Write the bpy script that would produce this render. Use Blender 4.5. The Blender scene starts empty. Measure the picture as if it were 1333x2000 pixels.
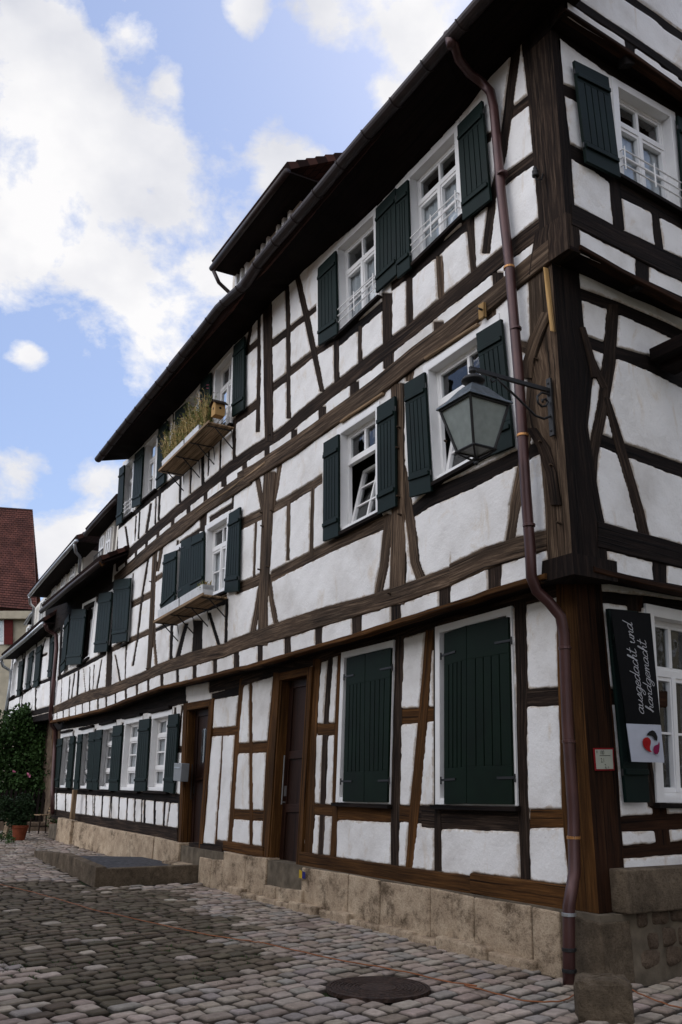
import bpy, math, random
import numpy as np
from mathutils import Vector, Matrix
random.seed(7)
rnd = random.random
def ru(a, b): return a + (b - a) * rnd()

# ------------------------------------------------------------------ camera
scene = bpy.context.scene
CAMH = 1.45
F = 1716.0
PITCH, ROLL = math.radians(17.4), math.radians(0.6)
AZL, AZR = math.radians(-30.26), math.radians(57.5)
cp, sp, cr, sr = math.cos(PITCH), math.sin(PITCH), math.cos(ROLL), math.sin(ROLL)
_r = np.array([1., 0, 0]); _f = np.array([0, cp, sp]); _u = np.array([0, -sp, cp])
CR = _r * cr + _u * sr; CU = -_r * sr + _u * cr; CF = _f
CAM = np.array([0, 0, CAMH])
cam_d = bpy.data.cameras.new('camera'); cam = bpy.data.objects.new('camera', cam_d)
scene.collection.objects.link(cam); scene.camera = cam
cam_d.sensor_fit = 'VERTICAL'; cam_d.sensor_height = 36; cam_d.sensor_width = 24
cam_d.lens = F / 2000 * 36; cam_d.clip_start = 0.05; cam_d.clip_end = 3000
cam.matrix_world = Matrix(((CR[0], CU[0], -CF[0], 0), (CR[1], CU[1], -CF[1], 0), (CR[2], CU[2], -CF[2], CAMH), (0, 0, 0, 1)))

# ------------------------------------------------------------------ world, sun, exposure
SUN_EL, SUN_AZ = math.radians(52), math.radians(22)      # azimuth from +Y towards +X : behind the house
w = bpy.data.worlds.new('World'); scene.world = w; w.use_nodes = True
nt = w.node_tree; nt.nodes.clear()
def wn(t, **k):
    n = nt.nodes.new(t)
    for a, b in k.items(): setattr(n, a, b)
    return n
out = wn('ShaderNodeOutputWorld'); bg = wn('ShaderNodeBackground'); bg.inputs[1].default_value = 0.14
sky = wn('ShaderNodeTexSky', sky_type='NISHITA', sun_disc=False, sun_elevation=SUN_EL, sun_rotation=SUN_AZ)
sky.air_density = 1.0; sky.dust_density = 0.6; sky.ozone_density = 1.6
tc = wn('ShaderNodeTexCoord')
mp = wn('ShaderNodeMapping'); mp.inputs['Scale'].default_value = (1, 1, 1.35); mp.inputs['Location'].default_value = (0.33, 0.12, 0.05)
nt.links.new(tc.outputs['Generated'], mp.inputs[0])
n1 = wn('ShaderNodeTexNoise'); n1.inputs['Scale'].default_value = 7.5; n1.inputs['Detail'].default_value = 12; n1.inputs['Roughness'].default_value = 0.62; n1.inputs['Distortion'].default_value = 0.15
nt.links.new(mp.outputs[0], n1.inputs['Vector'])
def vdir(px, py):
    d = CR * (px - 666.5) + CU * (1000 - py) + CF * F; return d / np.linalg.norm(d)
# cumulus banks: directions in the sky and angular sizes
BANKS = [(110, 240, 260), (230, 330, 170), (40, 60, 210), (250, 60, 100), (345, 400, 120), (230, 560, 190), (280, 700, 120), (40, 480, 130), (405, 520, 80), (565, 320, 72), (625, 30, 75), (830, 60, 110), (760, 190, 55),
         (30, 930, 115), (200, 940, 115), (110, 1060, 105), (60, 690, 40), (480, 20, 50), (330, 160, 60), (170, 120, 120), (900, -200, 300), (-500, 300, 330), (1500, 200, 300), (-300, 900, 160)]
FILL_BANKS = [((-.8, -.4, .45), .95), ((.3, -.9, .4), .8), ((0, -.35, .94), .55), ((.93, .1, .35), .45)]  # unseen cloud banks outside the view, added to whiten the light
BANKS = [(vdir(x_, y_), r_ / F * (1 + ((x_ - 666) ** 2 + (y_ - 1000) ** 2) / F ** 2) ** -.5) for x_, y_, r_ in BANKS] + [(np.array(d_) / np.linalg.norm(d_), r_) for d_, r_ in FILL_BANKS]
acc = None
nrm = wn('ShaderNodeVectorMath', operation='NORMALIZE'); nt.links.new(tc.outputs['Generated'], nrm.inputs[0])
for dn_, br_ in BANKS:
    ds = wn('ShaderNodeVectorMath', operation='DISTANCE'); nt.links.new(nrm.outputs[0], ds.inputs[0]); ds.inputs[1].default_value = tuple(dn_)
    m_ = wn('ShaderNodeMath', operation='MULTIPLY_ADD'); nt.links.new(ds.outputs['Value'], m_.inputs[0]); m_.inputs[1].default_value = -1 / br_; m_.inputs[2].default_value = 1.0
    if acc is None: acc = m_.outputs[0]
    else:
        x_ = wn('ShaderNodeMath', operation='SMOOTH_MAX'); x_.inputs[2].default_value = .12; nt.links.new(acc, x_.inputs[0]); nt.links.new(m_.outputs[0], x_.inputs[1]); acc = x_.outputs[0]
cl_ = wn('ShaderNodeMath', operation='MAXIMUM'); nt.links.new(acc, cl_.inputs[0]); cl_.inputs[1].default_value = -.75
ns_ = wn('ShaderNodeMath', operation='MULTIPLY_ADD'); nt.links.new(n1.outputs[0], ns_.inputs[0]); ns_.inputs[1].default_value = 4.3; nt.links.new(cl_.outputs[0], ns_.inputs[2])
rp = wn('ShaderNodeValToRGB'); rp.color_ramp.elements[0].position = 0.465; rp.color_ramp.elements[1].position = 0.585
rp.color_ramp.elements[0].color = (0, 0, 0, 1); rp.color_ramp.elements[1].color = (1, 1, 1, 1)
hv_ = wn('ShaderNodeMath', operation='MULTIPLY'); nt.links.new(ns_.outputs[0], hv_.inputs[0]); hv_.inputs[1].default_value = .21; nt.links.new(hv_.outputs[0], rp.inputs[0])
n2 = wn('ShaderNodeTexNoise'); n2.inputs['Scale'].default_value = 5.0; n2.inputs['Detail'].default_value = 6
nt.links.new(mp.outputs[0], n2.inputs['Vector'])
rp2 = wn('ShaderNodeValToRGB'); rp2.color_ramp.elements[0].position = 0.35; rp2.color_ramp.elements[1].position = 0.6
rp2.color_ramp.elements[0].color = (3.9, 4.0, 4.4, 1); rp2.color_ramp.elements[1].color = (5.6, 5.55, 5.6, 1)
nt.links.new(n2.outputs[0], rp2.inputs[0])
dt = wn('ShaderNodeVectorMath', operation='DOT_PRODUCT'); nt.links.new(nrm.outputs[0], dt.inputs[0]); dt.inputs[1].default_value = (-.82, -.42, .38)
mr = wn('ShaderNodeMapRange', interpolation_type='SMOOTHSTEP'); mr.inputs[1].default_value = .25; mr.inputs[2].default_value = .95; mr.inputs[3].default_value = 1.0; mr.inputs[4].default_value = 3.6  # clouds behind the camera brightened so the long front gets more light
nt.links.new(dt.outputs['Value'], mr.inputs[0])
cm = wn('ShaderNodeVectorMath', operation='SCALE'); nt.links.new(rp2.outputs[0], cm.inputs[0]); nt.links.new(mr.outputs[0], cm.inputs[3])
hs = wn('ShaderNodeMix', data_type='RGBA'); hs.inputs[0].default_value = 0.55; hs.inputs[7].default_value = (2.3, 2.85, 4.6, 1)
nt.links.new(sky.outputs[0], hs.inputs[6])
mx = wn('ShaderNodeMix', data_type='RGBA')
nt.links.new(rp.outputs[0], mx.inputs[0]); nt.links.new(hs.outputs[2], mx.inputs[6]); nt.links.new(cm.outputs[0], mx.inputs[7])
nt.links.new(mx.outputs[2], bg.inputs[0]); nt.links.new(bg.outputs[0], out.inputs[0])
sd = bpy.data.lights.new('sun', 'SUN'); sun = bpy.data.objects.new('sun', sd); scene.collection.objects.link(sun)
sd.energy = 2.2; sd.angle = math.radians(0.6); sd.color = (1, .95, .88)
sdir = Vector((math.sin(SUN_AZ) * math.cos(SUN_EL), math.cos(SUN_AZ) * math.cos(SUN_EL), math.sin(SUN_EL)))
sun.rotation_euler = sdir.to_track_quat('Z', 'Y').to_euler(); sun.location = (0, 0, 30)
scene.view_settings.view_transform = 'Standard'; scene.view_settings.look = 'None'; scene.view_settings.gamma = 1
scene.view_settings.exposure = 0.33
scene.render.engine = 'CYCLES'; scene.cycles.max_bounces = 6

# ------------------------------------------------------------------ geometry of the place
def ray(x, y): return CR * (x - 666.5) + CU * (1000 - y) + CF * F
BL_ = [(ru(0, 99), ru(0, 99)) for _ in range(3)]
def lane_z(x, y): return max(0.0, y - 13.5) * .018           # the lane climbs gently
def ground(x, y, z=0.0):
    d = ray(x, y); h = 0.0
    for _ in range(12): p = CAM + d * ((h + z - CAMH) / d[2]); h = lane_z(p[0], p[1])
    return CAM + d * ((h + z - CAMH) / d[2])
O = ground(1180, 1920)
dL = np.array([math.sin(AZL), math.cos(AZL), 0]); nL = np.array([-dL[1], dL[0], 0])
dR = np.array([math.sin(AZR), math.cos(AZR), 0]); nR = np.array([dR[1], -dR[0], 0])
AX = {'L': (dL, nL), 'R': (dR, nR)}
def on(x, y, pl):                     # picture point on a facade plane -> (along, height)
    a, n = AX[pl[0]]; D = ray(x, y); t = ((O + n * pl[1] - CAM) @ n) / (D @ n); P = CAM + D * t
    return ((P - O) @ a, P[2])
def W(pl, s, z, d=0.0):
    a, n = AX[pl[0]]; q = O + a * s + n * (pl[1] + d); return np.array([q[0], q[1], z])
def P3(x, y, pl, d=0.0):
    s, z = on(x, y, (pl[0], pl[1] + d)); return W(pl, s, z, d)
L0, L1, L2 = ('L', 0.0), ('L', .28), ('L', .31)
R0, R1, R2, R3 = ('R', 0.0), ('R', .25), ('R', .50), ('R', .70)
def corner_s(ol, orr): return (orr - ol * (nL @ nR)) / (dL @ nR)
def corner_t(ol, orr): return (ol - orr * (nR @ nL)) / (dR @ nL)

CROP = {'A': (833, 0, 2.666), 'B': (833, 500, 2.666), 'C': (833, 1000, 2.666), 'D': (833, 1500, 2.666), 'E': (433, 100, 2.666),
        'F': (433, 600, 2.666), 'G': (433, 1100, 2.666), 'H': (433, 1500, 2.666), 'I': (150, 550, 3.3325), 'J': (150, 900, 3.3325),
        'K': (80, 1250, 3.3325), 'L': (0, 1500, 2.666), 'M': (0, 950, 4.443), 'N': (0, 1200, 4.443), 'O': (0, 1400, 4.443),
        'Q': (200, 650, 4.443), 'T': (1133, 1180, 5.0), 'U': (840, 690, 4.7607), 'V': (0, 1450, 6.665), 'X': (100, 1180, 6.06), 'P': (0, 0, 1.0),
        'Y': (1093, 0, 5.554), 'Z': (1203, 600, 10.254)}
def pts(s):
    """'F:x,y,w x,y,w G:x,y' -> list of photo pixels (x, y, w)"""
    o = []; c = None
    for t in s.split():
        if ':' in t: k, t = t.split(':'); c = CROP[k]
        v = [float(q) for q in t.split(',')]
        o.append((c[0] + v[0] / c[2], c[1] + v[1] / c[2], (v[2] / c[2]) if len(v) > 2 else 0))
    return o

# ------------------------------------------------------------------ materials
def material(name, rough=.7, metal=0.0):
    m = bpy.data.materials.new(name); m.use_nodes = True
    t = m.node_tree; b = t.nodes['Principled BSDF']; b.inputs['Roughness'].default_value = rough; b.inputs['Metallic'].default_value = metal; b.inputs['Specular IOR Level'].default_value = .5 if rough < .5 or metal else .12
    return m, t, b
def N(t, ty, **k):
    n = t.nodes.new(ty)
    for a, b in k.items():
        if a in ('Scale', 'Detail', 'Roughness', 'Distortion', 'Strength', 'Distance', 'Randomness'): n.inputs[a].default_value = b
        else: setattr(n, a, b)
    return n
def ramp(t, src, stops):
    r = t.nodes.new('ShaderNodeValToRGB'); e = r.color_ramp.elements
    while len(e) < len(stops): e.new(.5)
    for q, (p, c) in zip(e, stops): q.position = p; q.color = (*c, 1)
    t.links.new(src, r.inputs[0]); return r.outputs[0]
def coords(t, attr=None, scale=(1, 1, 1)):
    if attr: n = t.nodes.new('ShaderNodeAttribute'); n.attribute_name = attr; o = n.outputs['Vector']
    else: n = t.nodes.new('ShaderNodeTexCoord'); o = n.outputs['Object']
    mpn = t.nodes.new('ShaderNodeMapping'); mpn.inputs['Scale'].default_value = scale
    t.links.new(o, mpn.inputs[0]); return mpn.outputs[0]
def bump(t, b, src, strength, dist=.01, prev=None):
    n = N(t, 'ShaderNodeBump', Strength=strength, Distance=dist); t.links.new(src, n.inputs['Height'])
    if prev: t.links.new(prev, n.inputs['Normal'])
    t.links.new(n.outputs[0], b.inputs['Normal']); return n.outputs[0]
def simple(name, col, rough=.6, metal=0.0, var=.25, sc=9, bs=.15, bsc=60):
    m, t, b = material(name, rough, metal); v = coords(t)
    n = N(t, 'ShaderNodeTexNoise', Scale=sc, Detail=6); t.links.new(v, n.inputs['Vector'])
    c = ramp(t, n.outputs[0], [(.3, tuple(x * (1 - var) for x in col)), (.7, tuple(min(1, x * (1 + var)) for x in col))])
    t.links.new(c, b.inputs['Base Color'])
    n2 = N(t, 'ShaderNodeTexNoise', Scale=bsc, Detail=4); t.links.new(v, n2.inputs['Vector'])
    bump(t, b, n2.outputs[0], bs, .004); return m
def wood(name, c0, c1, c2, rough=.85, bs=.9):
    m, t, b = material(name, rough)
    v = coords(t, 'gr', (1.1, 26, 5)); n = N(t, 'ShaderNodeTexNoise', Scale=1.6, Detail=10, Roughness=.72, Distortion=.25); t.links.new(v, n.inputs['Vector'])
    c = ramp(t, n.outputs[0], [(.28, c0), (.5, c1), (.74, c2)])
    v2 = coords(t, 'gr', (.6, 2.2, 3)); n2 = N(t, 'ShaderNodeTexNoise', Scale=1.3, Detail=4); t.links.new(v2, n2.inputs['Vector'])
    k = ramp(t, n2.outputs[0], [(.3, (.55, .55, .55)), (.65, (1.25, 1.2, 1.15))])
    mm = N(t, 'ShaderNodeMix', data_type='RGBA', blend_type='MULTIPLY'); mm.inputs[0].default_value = 1
    t.links.new(c, mm.inputs[6]); t.links.new(k, mm.inputs[7])
    v3 = coords(t, 'gr', (.9, 60, 5)); n3 = N(t, 'ShaderNodeTexNoise', Scale=.7, Detail=3); t.links.new(v3, n3.inputs['Vector'])
    ck = ramp(t, n3.outputs[0], [(.36, (.12, .12, .12)), (.42, (1, 1, 1))])
    m2 = N(t, 'ShaderNodeMix', data_type='RGBA', blend_type='MULTIPLY'); m2.inputs[0].default_value = .85
    t.links.new(mm.outputs[2], m2.inputs[6]); t.links.new(ck, m2.inputs[7]); t.links.new(m2.outputs[2], b.inputs['Base Color'])
    q = bump(t, b, n.outputs[0], bs * .6, .012); bump(t, b, ck, bs * .6, .008, q); return m
M = {}
M['old'] = wood('weathered_oak', (0.018, 0.012, 0.008), (0.068, 0.046, 0.031), (0.23, 0.17, 0.12))
M['dark'] = wood('dark_oak', (0.005, 0.0035, 0.003), (0.022, 0.014, 0.01), (0.1, 0.07, 0.05))
M['umber'] = wood('umber_stained_oak', (.006, .003, .0015), (.022, .009, .004), (.05, .022, .009), bs=.5)
M['black'] = wood('black_oak', (0.003, 0.0025, 0.0025), (0.009, 0.006, 0.005), (0.03, 0.02, 0.016))
M['warm'] = wood('stained_oak', (0.022, 0.009, 0.003), (0.07, 0.031, 0.009), (0.15, 0.072, 0.022), bs=.5)
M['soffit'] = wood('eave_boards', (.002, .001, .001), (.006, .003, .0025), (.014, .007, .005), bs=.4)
M['shadegreen'] = simple('shaded_green_paint', (.0012, .0075, .003), .55, var=.3, sc=3, bs=.12, bsc=40)  # same paint as the other shutters, darkened for dimmer light downstairs
M['plank'] = wood('pine_planks', (.13, .085, .05), (.26, .18, .11), (.4, .3, .2), bs=.5)
M['pine'] = wood('fresh_pine', (.30, .18, .07), (.44, .28, .12), (.52, .36, .18), bs=.3)
M['door'] = wood('brown_door_paint', (.012, .005, .003), (.022, .009, .006), (.035, .016, .01), rough=.5, bs=.25)
def plaster():
    m, t, b = material('lime_plaster', .92); v = coords(t)
    n = N(t, 'ShaderNodeTexNoise', Scale=1.1, Detail=7, Roughness=.6); t.links.new(v, n.inputs['Vector'])
    c = ramp(t, n.outputs[0], [(.3, (.60, .575, .55)), (.48, (.76, .745, .73)), (.7, (.83, .82, .81))])
    n4 = N(t, 'ShaderNodeTexNoise', Scale=2.3, Detail=9, Roughness=.7, Distortion=1.2); t.links.new(coords(t, None, (1, 1, .45)), n4.inputs['Vector'])
    st = ramp(t, n4.outputs[0], [(.56, (1, 1, 1)), (.70, (.84, .76, .66))])
    mm = N(t, 'ShaderNodeMix', data_type='RGBA', blend_type='MULTIPLY'); mm.inputs[0].default_value = 1
    t.links.new(c, mm.inputs[6]); t.links.new(st, mm.inputs[7]); 
    n6 = N(t, 'ShaderNodeTexNoise', Scale=70, Detail=3); t.links.new(v, n6.inputs['Vector'])
    sp_ = ramp(t, n6.outputs[0], [(.27, (.72, .69, .65)), (.37, (1, 1, 1))])
    m3 = N(t, 'ShaderNodeMix', data_type='RGBA', blend_type='MULTIPLY'); m3.inputs[0].default_value = .6
    t.links.new(mm.outputs[2], m3.inputs[6]); t.links.new(sp_, m3.inputs[7])
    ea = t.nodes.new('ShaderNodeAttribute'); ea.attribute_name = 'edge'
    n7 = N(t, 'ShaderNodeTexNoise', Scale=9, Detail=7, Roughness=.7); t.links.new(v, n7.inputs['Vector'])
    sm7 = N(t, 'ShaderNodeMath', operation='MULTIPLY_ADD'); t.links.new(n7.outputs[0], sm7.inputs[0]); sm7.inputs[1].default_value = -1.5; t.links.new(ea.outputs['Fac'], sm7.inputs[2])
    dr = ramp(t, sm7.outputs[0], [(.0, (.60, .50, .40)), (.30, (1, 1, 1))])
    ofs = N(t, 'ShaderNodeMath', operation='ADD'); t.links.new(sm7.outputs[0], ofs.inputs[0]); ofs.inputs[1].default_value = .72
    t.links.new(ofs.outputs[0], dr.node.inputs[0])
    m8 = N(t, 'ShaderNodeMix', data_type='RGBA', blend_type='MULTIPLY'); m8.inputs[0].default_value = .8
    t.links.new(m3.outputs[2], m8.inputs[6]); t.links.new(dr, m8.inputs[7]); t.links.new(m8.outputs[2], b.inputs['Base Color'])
    n2 = N(t, 'ShaderNodeTexNoise', Scale=28, Detail=6, Roughness=.7); t.links.new(v, n2.inputs['Vector'])
    q = bump(t, b, n2.outputs[0], .55, .012)
    n3 = N(t, 'ShaderNodeTexNoise', Scale=4, Detail=3); t.links.new(v, n3.inputs['Vector'])
    bump(t, b, n3.outputs[0], .5, .03, q); return m
M['plaster'] = plaster()
M['cream'] = simple('cream_plaster', (.40, .35, .26), .9, var=.12, sc=3, bs=.5, bsc=25)
M['render'] = simple('off_white_render', (.66, .62, .55), .9, var=.08)
M['lilac'] = simple('weatherboard_paint', (.42, .38, .40), .8, var=.1)
M['white'] = simple('white_window_paint', (.74, .73, .72), .45, var=.05, sc=4, bs=.05)
M['green'] = simple('dark_green_paint', (.0035, .0105, .0088), .55, var=.25, sc=3, bs=.12, bsc=40)
M['maroon'] = simple('maroon_paint', (.09, .012, .01), .6)
M['iron'] = simple('black_wrought_iron', (.012, .012, .013), .5, .3, bs=.3)
M['steel'] = simple('galvanised_steel', (.42, .44, .46), .38, .8, var=.2)
M['copper'] = simple('brown_copper_pipe', (.062, .026, .024), .36, .35, var=.25, sc=4, bs=.06)
M['gutter'] = simple('dark_gutter_metal', (.022, .013, .012), .5, .3, var=.3)
M['brass'] = simple('brass_band', (.45, .22, .08), .4, .7)
M['pinkpipe'] = M['copper']
M['terracotta'] = simple('terracotta', (.17, .045, .022), .85, var=.25, bs=.3)
M['greymetal'] = simple('grey_painted_box', (.22, .23, .24), .5, .2, var=.06)
M['cable'] = simple('orange_cable', (.24, .09, .04), .6, var=.15)
M['leaf'] = simple('leaf_green', (.028, .058, .015), .6, var=.55, sc=2.2, bs=.2)
M['leafdark'] = simple('dark_leaf_green', (.016, .032, .012), .6, var=.5, sc=4, bs=.2)
M['dry'] = simple('dry_stalks', (.48, .36, .17), .8, var=.5, sc=12)
M['herb'] = simple('herb_green', (.17, .18, .06), .8, var=.5, sc=12)
M['pink'] = simple('pink_petal', (.65, .22, .35), .7)
M['petal'] = simple('white_petal', (.75, .72, .7), .7)
M['soil'] = simple('potting_soil', (.03, .02, .014), .95)
M['curtain'] = simple('net_curtain', (.50, .51, .54), .9, var=.15, sc=6)
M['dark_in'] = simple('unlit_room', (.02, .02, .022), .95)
M['enamel'] = simple('sign_enamel', (.36, .37, .31), .4, var=.06)
M['redpaint'] = simple('sign_red', (.20, .008, .012), .5)
M['blackpaint'] = simple('black_ink', (.006, .006, .006), .6)
M['cloth'] = simple('black_banner_cloth', (.0025, .0025, .003), .75, bs=.2)
M['whitecloth'] = simple('white_banner_cloth', (.42, .44, .50), .7, var=.06)
M['magenta'] = simple('magenta_print', (.20, .01, .055), .7)
M['redprint'] = simple('red_print', (.30, .008, .008), .7)
M['ink'] = simple('white_print', (.42, .42, .44), .7, var=.05)
M['white_plastic'] = simple('white_planter_plastic', (.6, .61, .62), .5, var=.1)
M['frost'] = simple('frosted_lamp_glass', (.22, .25, .235), .32, var=.14, sc=14, bs=.25, bsc=90)
M['lamproof'] = simple('aged_zinc', (.09, .105, .115), .45, .35, var=.4, sc=16, bs=.3)
def glass():
    m, t, b = material('window_glass', .04); t.nodes.remove(b)
    o = t.nodes['Material Output']; g = t.nodes.new('ShaderNodeBsdfGlossy'); g.inputs['Roughness'].default_value = .03
    tr = t.nodes.new('ShaderNodeBsdfTransparent'); tr.inputs[0].default_value = (.9, .92, .92, 1)
    fr = t.nodes.new('ShaderNodeFresnel'); fr.inputs[0].default_value = 1.6; mxs = t.nodes.new('ShaderNodeMixShader')
    ad = t.nodes.new('ShaderNodeMath'); ad.operation = 'MULTIPLY_ADD'; ad.inputs[1].default_value = 1.0; ad.inputs[2].default_value = .05
    gn = N(t, 'ShaderNodeTexNoise', Scale=3.5, Detail=2); t.links.new(coords(t), gn.inputs['Vector']); gb = N(t, 'ShaderNodeBump', Strength=.35, Distance=.02); t.links.new(gn.outputs[0], gb.inputs['Height']); t.links.new(gb.outputs[0], g.inputs['Normal']); t.links.new(fr.outputs[0], ad.inputs[0]); ge = t.nodes.new('ShaderNodeNewGeometry'); bf = N(t, 'ShaderNodeMath', operation='SUBTRACT'); bf.inputs[0].default_value = 1; t.links.new(ge.outputs['Backfacing'], bf.inputs[1]); mf = N(t, 'ShaderNodeMath', operation='MULTIPLY'); t.links.new(ad.outputs[0], mf.inputs[0]); t.links.new(bf.outputs[0], mf.inputs[1]); t.links.new(mf.outputs[0], mxs.inputs[0]); t.links.new(tr.outputs[0], mxs.inputs[1]); t.links.new(g.outputs[0], mxs.inputs[2])
    t.links.new(mxs.outputs[0], o.inputs[0]); return m
M['glass'] = glass()
def tiles(name, c0, c1):
    m, t, b = material(name, .85)
    v = coords(t, 'gr'); br = t.nodes.new('ShaderNodeTexBrick'); t.links.new(v, br.inputs['Vector'])
    br.inputs['Scale'].default_value = 1; br.inputs['Brick Width'].default_value = .2; br.inputs['Row Height'].default_value = .19; br.inputs['Mortar Size'].default_value = .012
    br.inputs['Color1'].default_value = (*c0, 1); br.inputs['Color2'].default_value = (*c1, 1); br.inputs['Mortar'].default_value = (.02, .009, .007, 1); br.inputs['Bias'].default_value = 0
    n = N(t, 'ShaderNodeTexNoise', Scale=1.2, Detail=6); t.links.new(v, n.inputs['Vector'])
    k = ramp(t, n.outputs[0], [(.3, (.6, .6, .6)), (.7, (1.25, 1.2, 1.2))])
    mm = N(t, 'ShaderNodeMix', data_type='RGBA', blend_type='MULTIPLY'); mm.inputs[0].default_value = 1
    t.links.new(br.outputs[0], mm.inputs[6]); t.links.new(k, mm.inputs[7]); t.links.new(mm.outputs[2], b.inputs['Base Color'])
    bump(t, b, br.outputs['Fac'], -.8, .02); return m
M['tile'] = tiles('red_clay_tiles', (.085, .036, .03), (.125, .05, .038))
M['tiledark'] = tiles('brown_clay_tiles', (.06, .028, .022), (.09, .04, .03))
def sandstone(name, c0, c1, c2, stain=.62):
    m, t, b = material(name, .92); v = coords(t)
    n = N(t, 'ShaderNodeTexNoise', Scale=3.2, Detail=11, Roughness=.75, Distortion=.1); t.links.new(v, n.inputs['Vector'])
    c = ramp(t, n.outputs[0], [(.3, c0), (.5, c1), (.72, c2)])
    n5 = N(t, 'ShaderNodeTexNoise', Scale=1.5, Detail=12, Roughness=.82, Distortion=.1); t.links.new(coords(t, None, (1.2, 1.2, 1.6)), n5.inputs['Vector'])
    st = ramp(t, n5.outputs[0], [(.49, (1, 1, 1)), (stain, (.3, .28, .26))])
    mm = N(t, 'ShaderNodeMix', data_type='RGBA', blend_type='MULTIPLY'); mm.inputs[0].default_value = 1
    t.links.new(c, mm.inputs[6]); t.links.new(st, mm.inputs[7])
    n2 = N(t, 'ShaderNodeTexNoise', Scale=45, Detail=5, Roughness=.8); t.links.new(coords(t, None, (1, 1, 1.4)), n2.inputs['Vector'])
    pit = ramp(t, n2.outputs[0], [(.38, (.55, .52, .48)), (.5, (1, 1, 1))])
    m3 = N(t, 'ShaderNodeMix', data_type='RGBA', blend_type='MULTIPLY'); m3.inputs[0].default_value = .8
    t.links.new(mm.outputs[2], m3.inputs[6]); t.links.new(pit, m3.inputs[7]); t.links.new(m3.outputs[2], b.inputs['Base Color'])
    q = bump(t, b, n2.outputs[0], 1.0, .015); bump(t, b, n.outputs[0], .6, .04, q); return m
M['sand'] = sandstone('ashlar_sandstone', (.28, .205, .14), (.48, .37, .26), (.64, .52, .38), .60)
M['sanddark'] = sandstone('dark_sandstone', (.06, .045, .03), (.13, .10, .07), (.24, .185, .13), .7)  # darker brown tone for the corner, gable, guard and kerb stones
M['rubble'] = sandstone('rubble_stone', (.05, .034, .024), (.13, .095, .068), (.24, .18, .13), .66)
M['mortar'] = simple('rubble_mortar', (.12, .098, .072), .95, var=.35, sc=7, bs=1, bsc=30)
def cobble():
    m, t, b = material('cobble_stone', .78); v = coords(t)
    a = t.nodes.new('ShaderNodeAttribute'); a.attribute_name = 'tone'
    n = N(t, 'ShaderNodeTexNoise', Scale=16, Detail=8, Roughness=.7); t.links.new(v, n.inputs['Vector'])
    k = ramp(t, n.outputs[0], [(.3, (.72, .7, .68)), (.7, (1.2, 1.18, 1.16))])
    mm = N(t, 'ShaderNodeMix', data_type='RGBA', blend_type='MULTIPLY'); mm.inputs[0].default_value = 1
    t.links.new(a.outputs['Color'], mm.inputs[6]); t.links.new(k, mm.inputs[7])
    n2 = N(t, 'ShaderNodeTexNoise', Scale=1.3, Detail=6); t.links.new(v, n2.inputs['Vector'])
    k2 = ramp(t, n2.outputs[0], [(.35, (.88, .87, .85)), (.65, (1.08, 1.08, 1.08))])
    m2 = N(t, 'ShaderNodeMix', data_type='RGBA', blend_type='MULTIPLY'); m2.inputs[0].default_value = 1
    t.links.new(mm.outputs[2], m2.inputs[6]); t.links.new(k2, m2.inputs[7]); t.links.new(m2.outputs[2], b.inputs['Base Color'])
    n3 = N(t, 'ShaderNodeTexNoise', Scale=55, Detail=4); t.links.new(v, n3.inputs['Vector'])
    q = bump(t, b, n.outputs[0], .6, .015); bump(t, b, n3.outputs[0], .5, .005, q); return m
M['cobble'] = cobble()
def joint():
    m, t, b = material('paving_joint_soil', .95); v = coords(t)
    n = N(t, 'ShaderNodeTexNoise', Scale=1.7, Detail=7, Roughness=.7); t.links.new(v, n.inputs['Vector'])
    c = ramp(t, n.outputs[0], [(.38, (.014, .012, .009)), (.52, (.026, .022, .017)), (.60, (.022, .034, .009))])
    t.links.new(c, b.inputs['Base Color'])
    n3 = N(t, 'ShaderNodeTexNoise', Scale=60, Detail=4); t.links.new(v, n3.inputs['Vector']); bump(t, b, n3.outputs[0], .8, .01); return m
M['joint'] = joint()
M['gravel'] = simple('ramp_setts', (.060, .060, .066), .85, var=.6, sc=16, bs=1.0, bsc=22)
def manhole_mat():
    m, t, b = material('rusty_cast_iron', .6, .35); v = coords(t)
    n = N(t, 'ShaderNodeTexNoise', Scale=20, Detail=6); t.links.new(v, n.inputs['Vector'])
    c = ramp(t, n.outputs[0], [(.35, (.022, .012, .009)), (.65, (.055, .03, .021))]); t.links.new(c, b.inputs['Base Color'])
    vr = N(t, 'ShaderNodeTexVoronoi', Scale=38); t.links.new(v, vr.inputs['Vector']); bump(t, b, vr.outputs[0], .6, .01); return m
M['castiron'] = manhole_mat()

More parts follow.
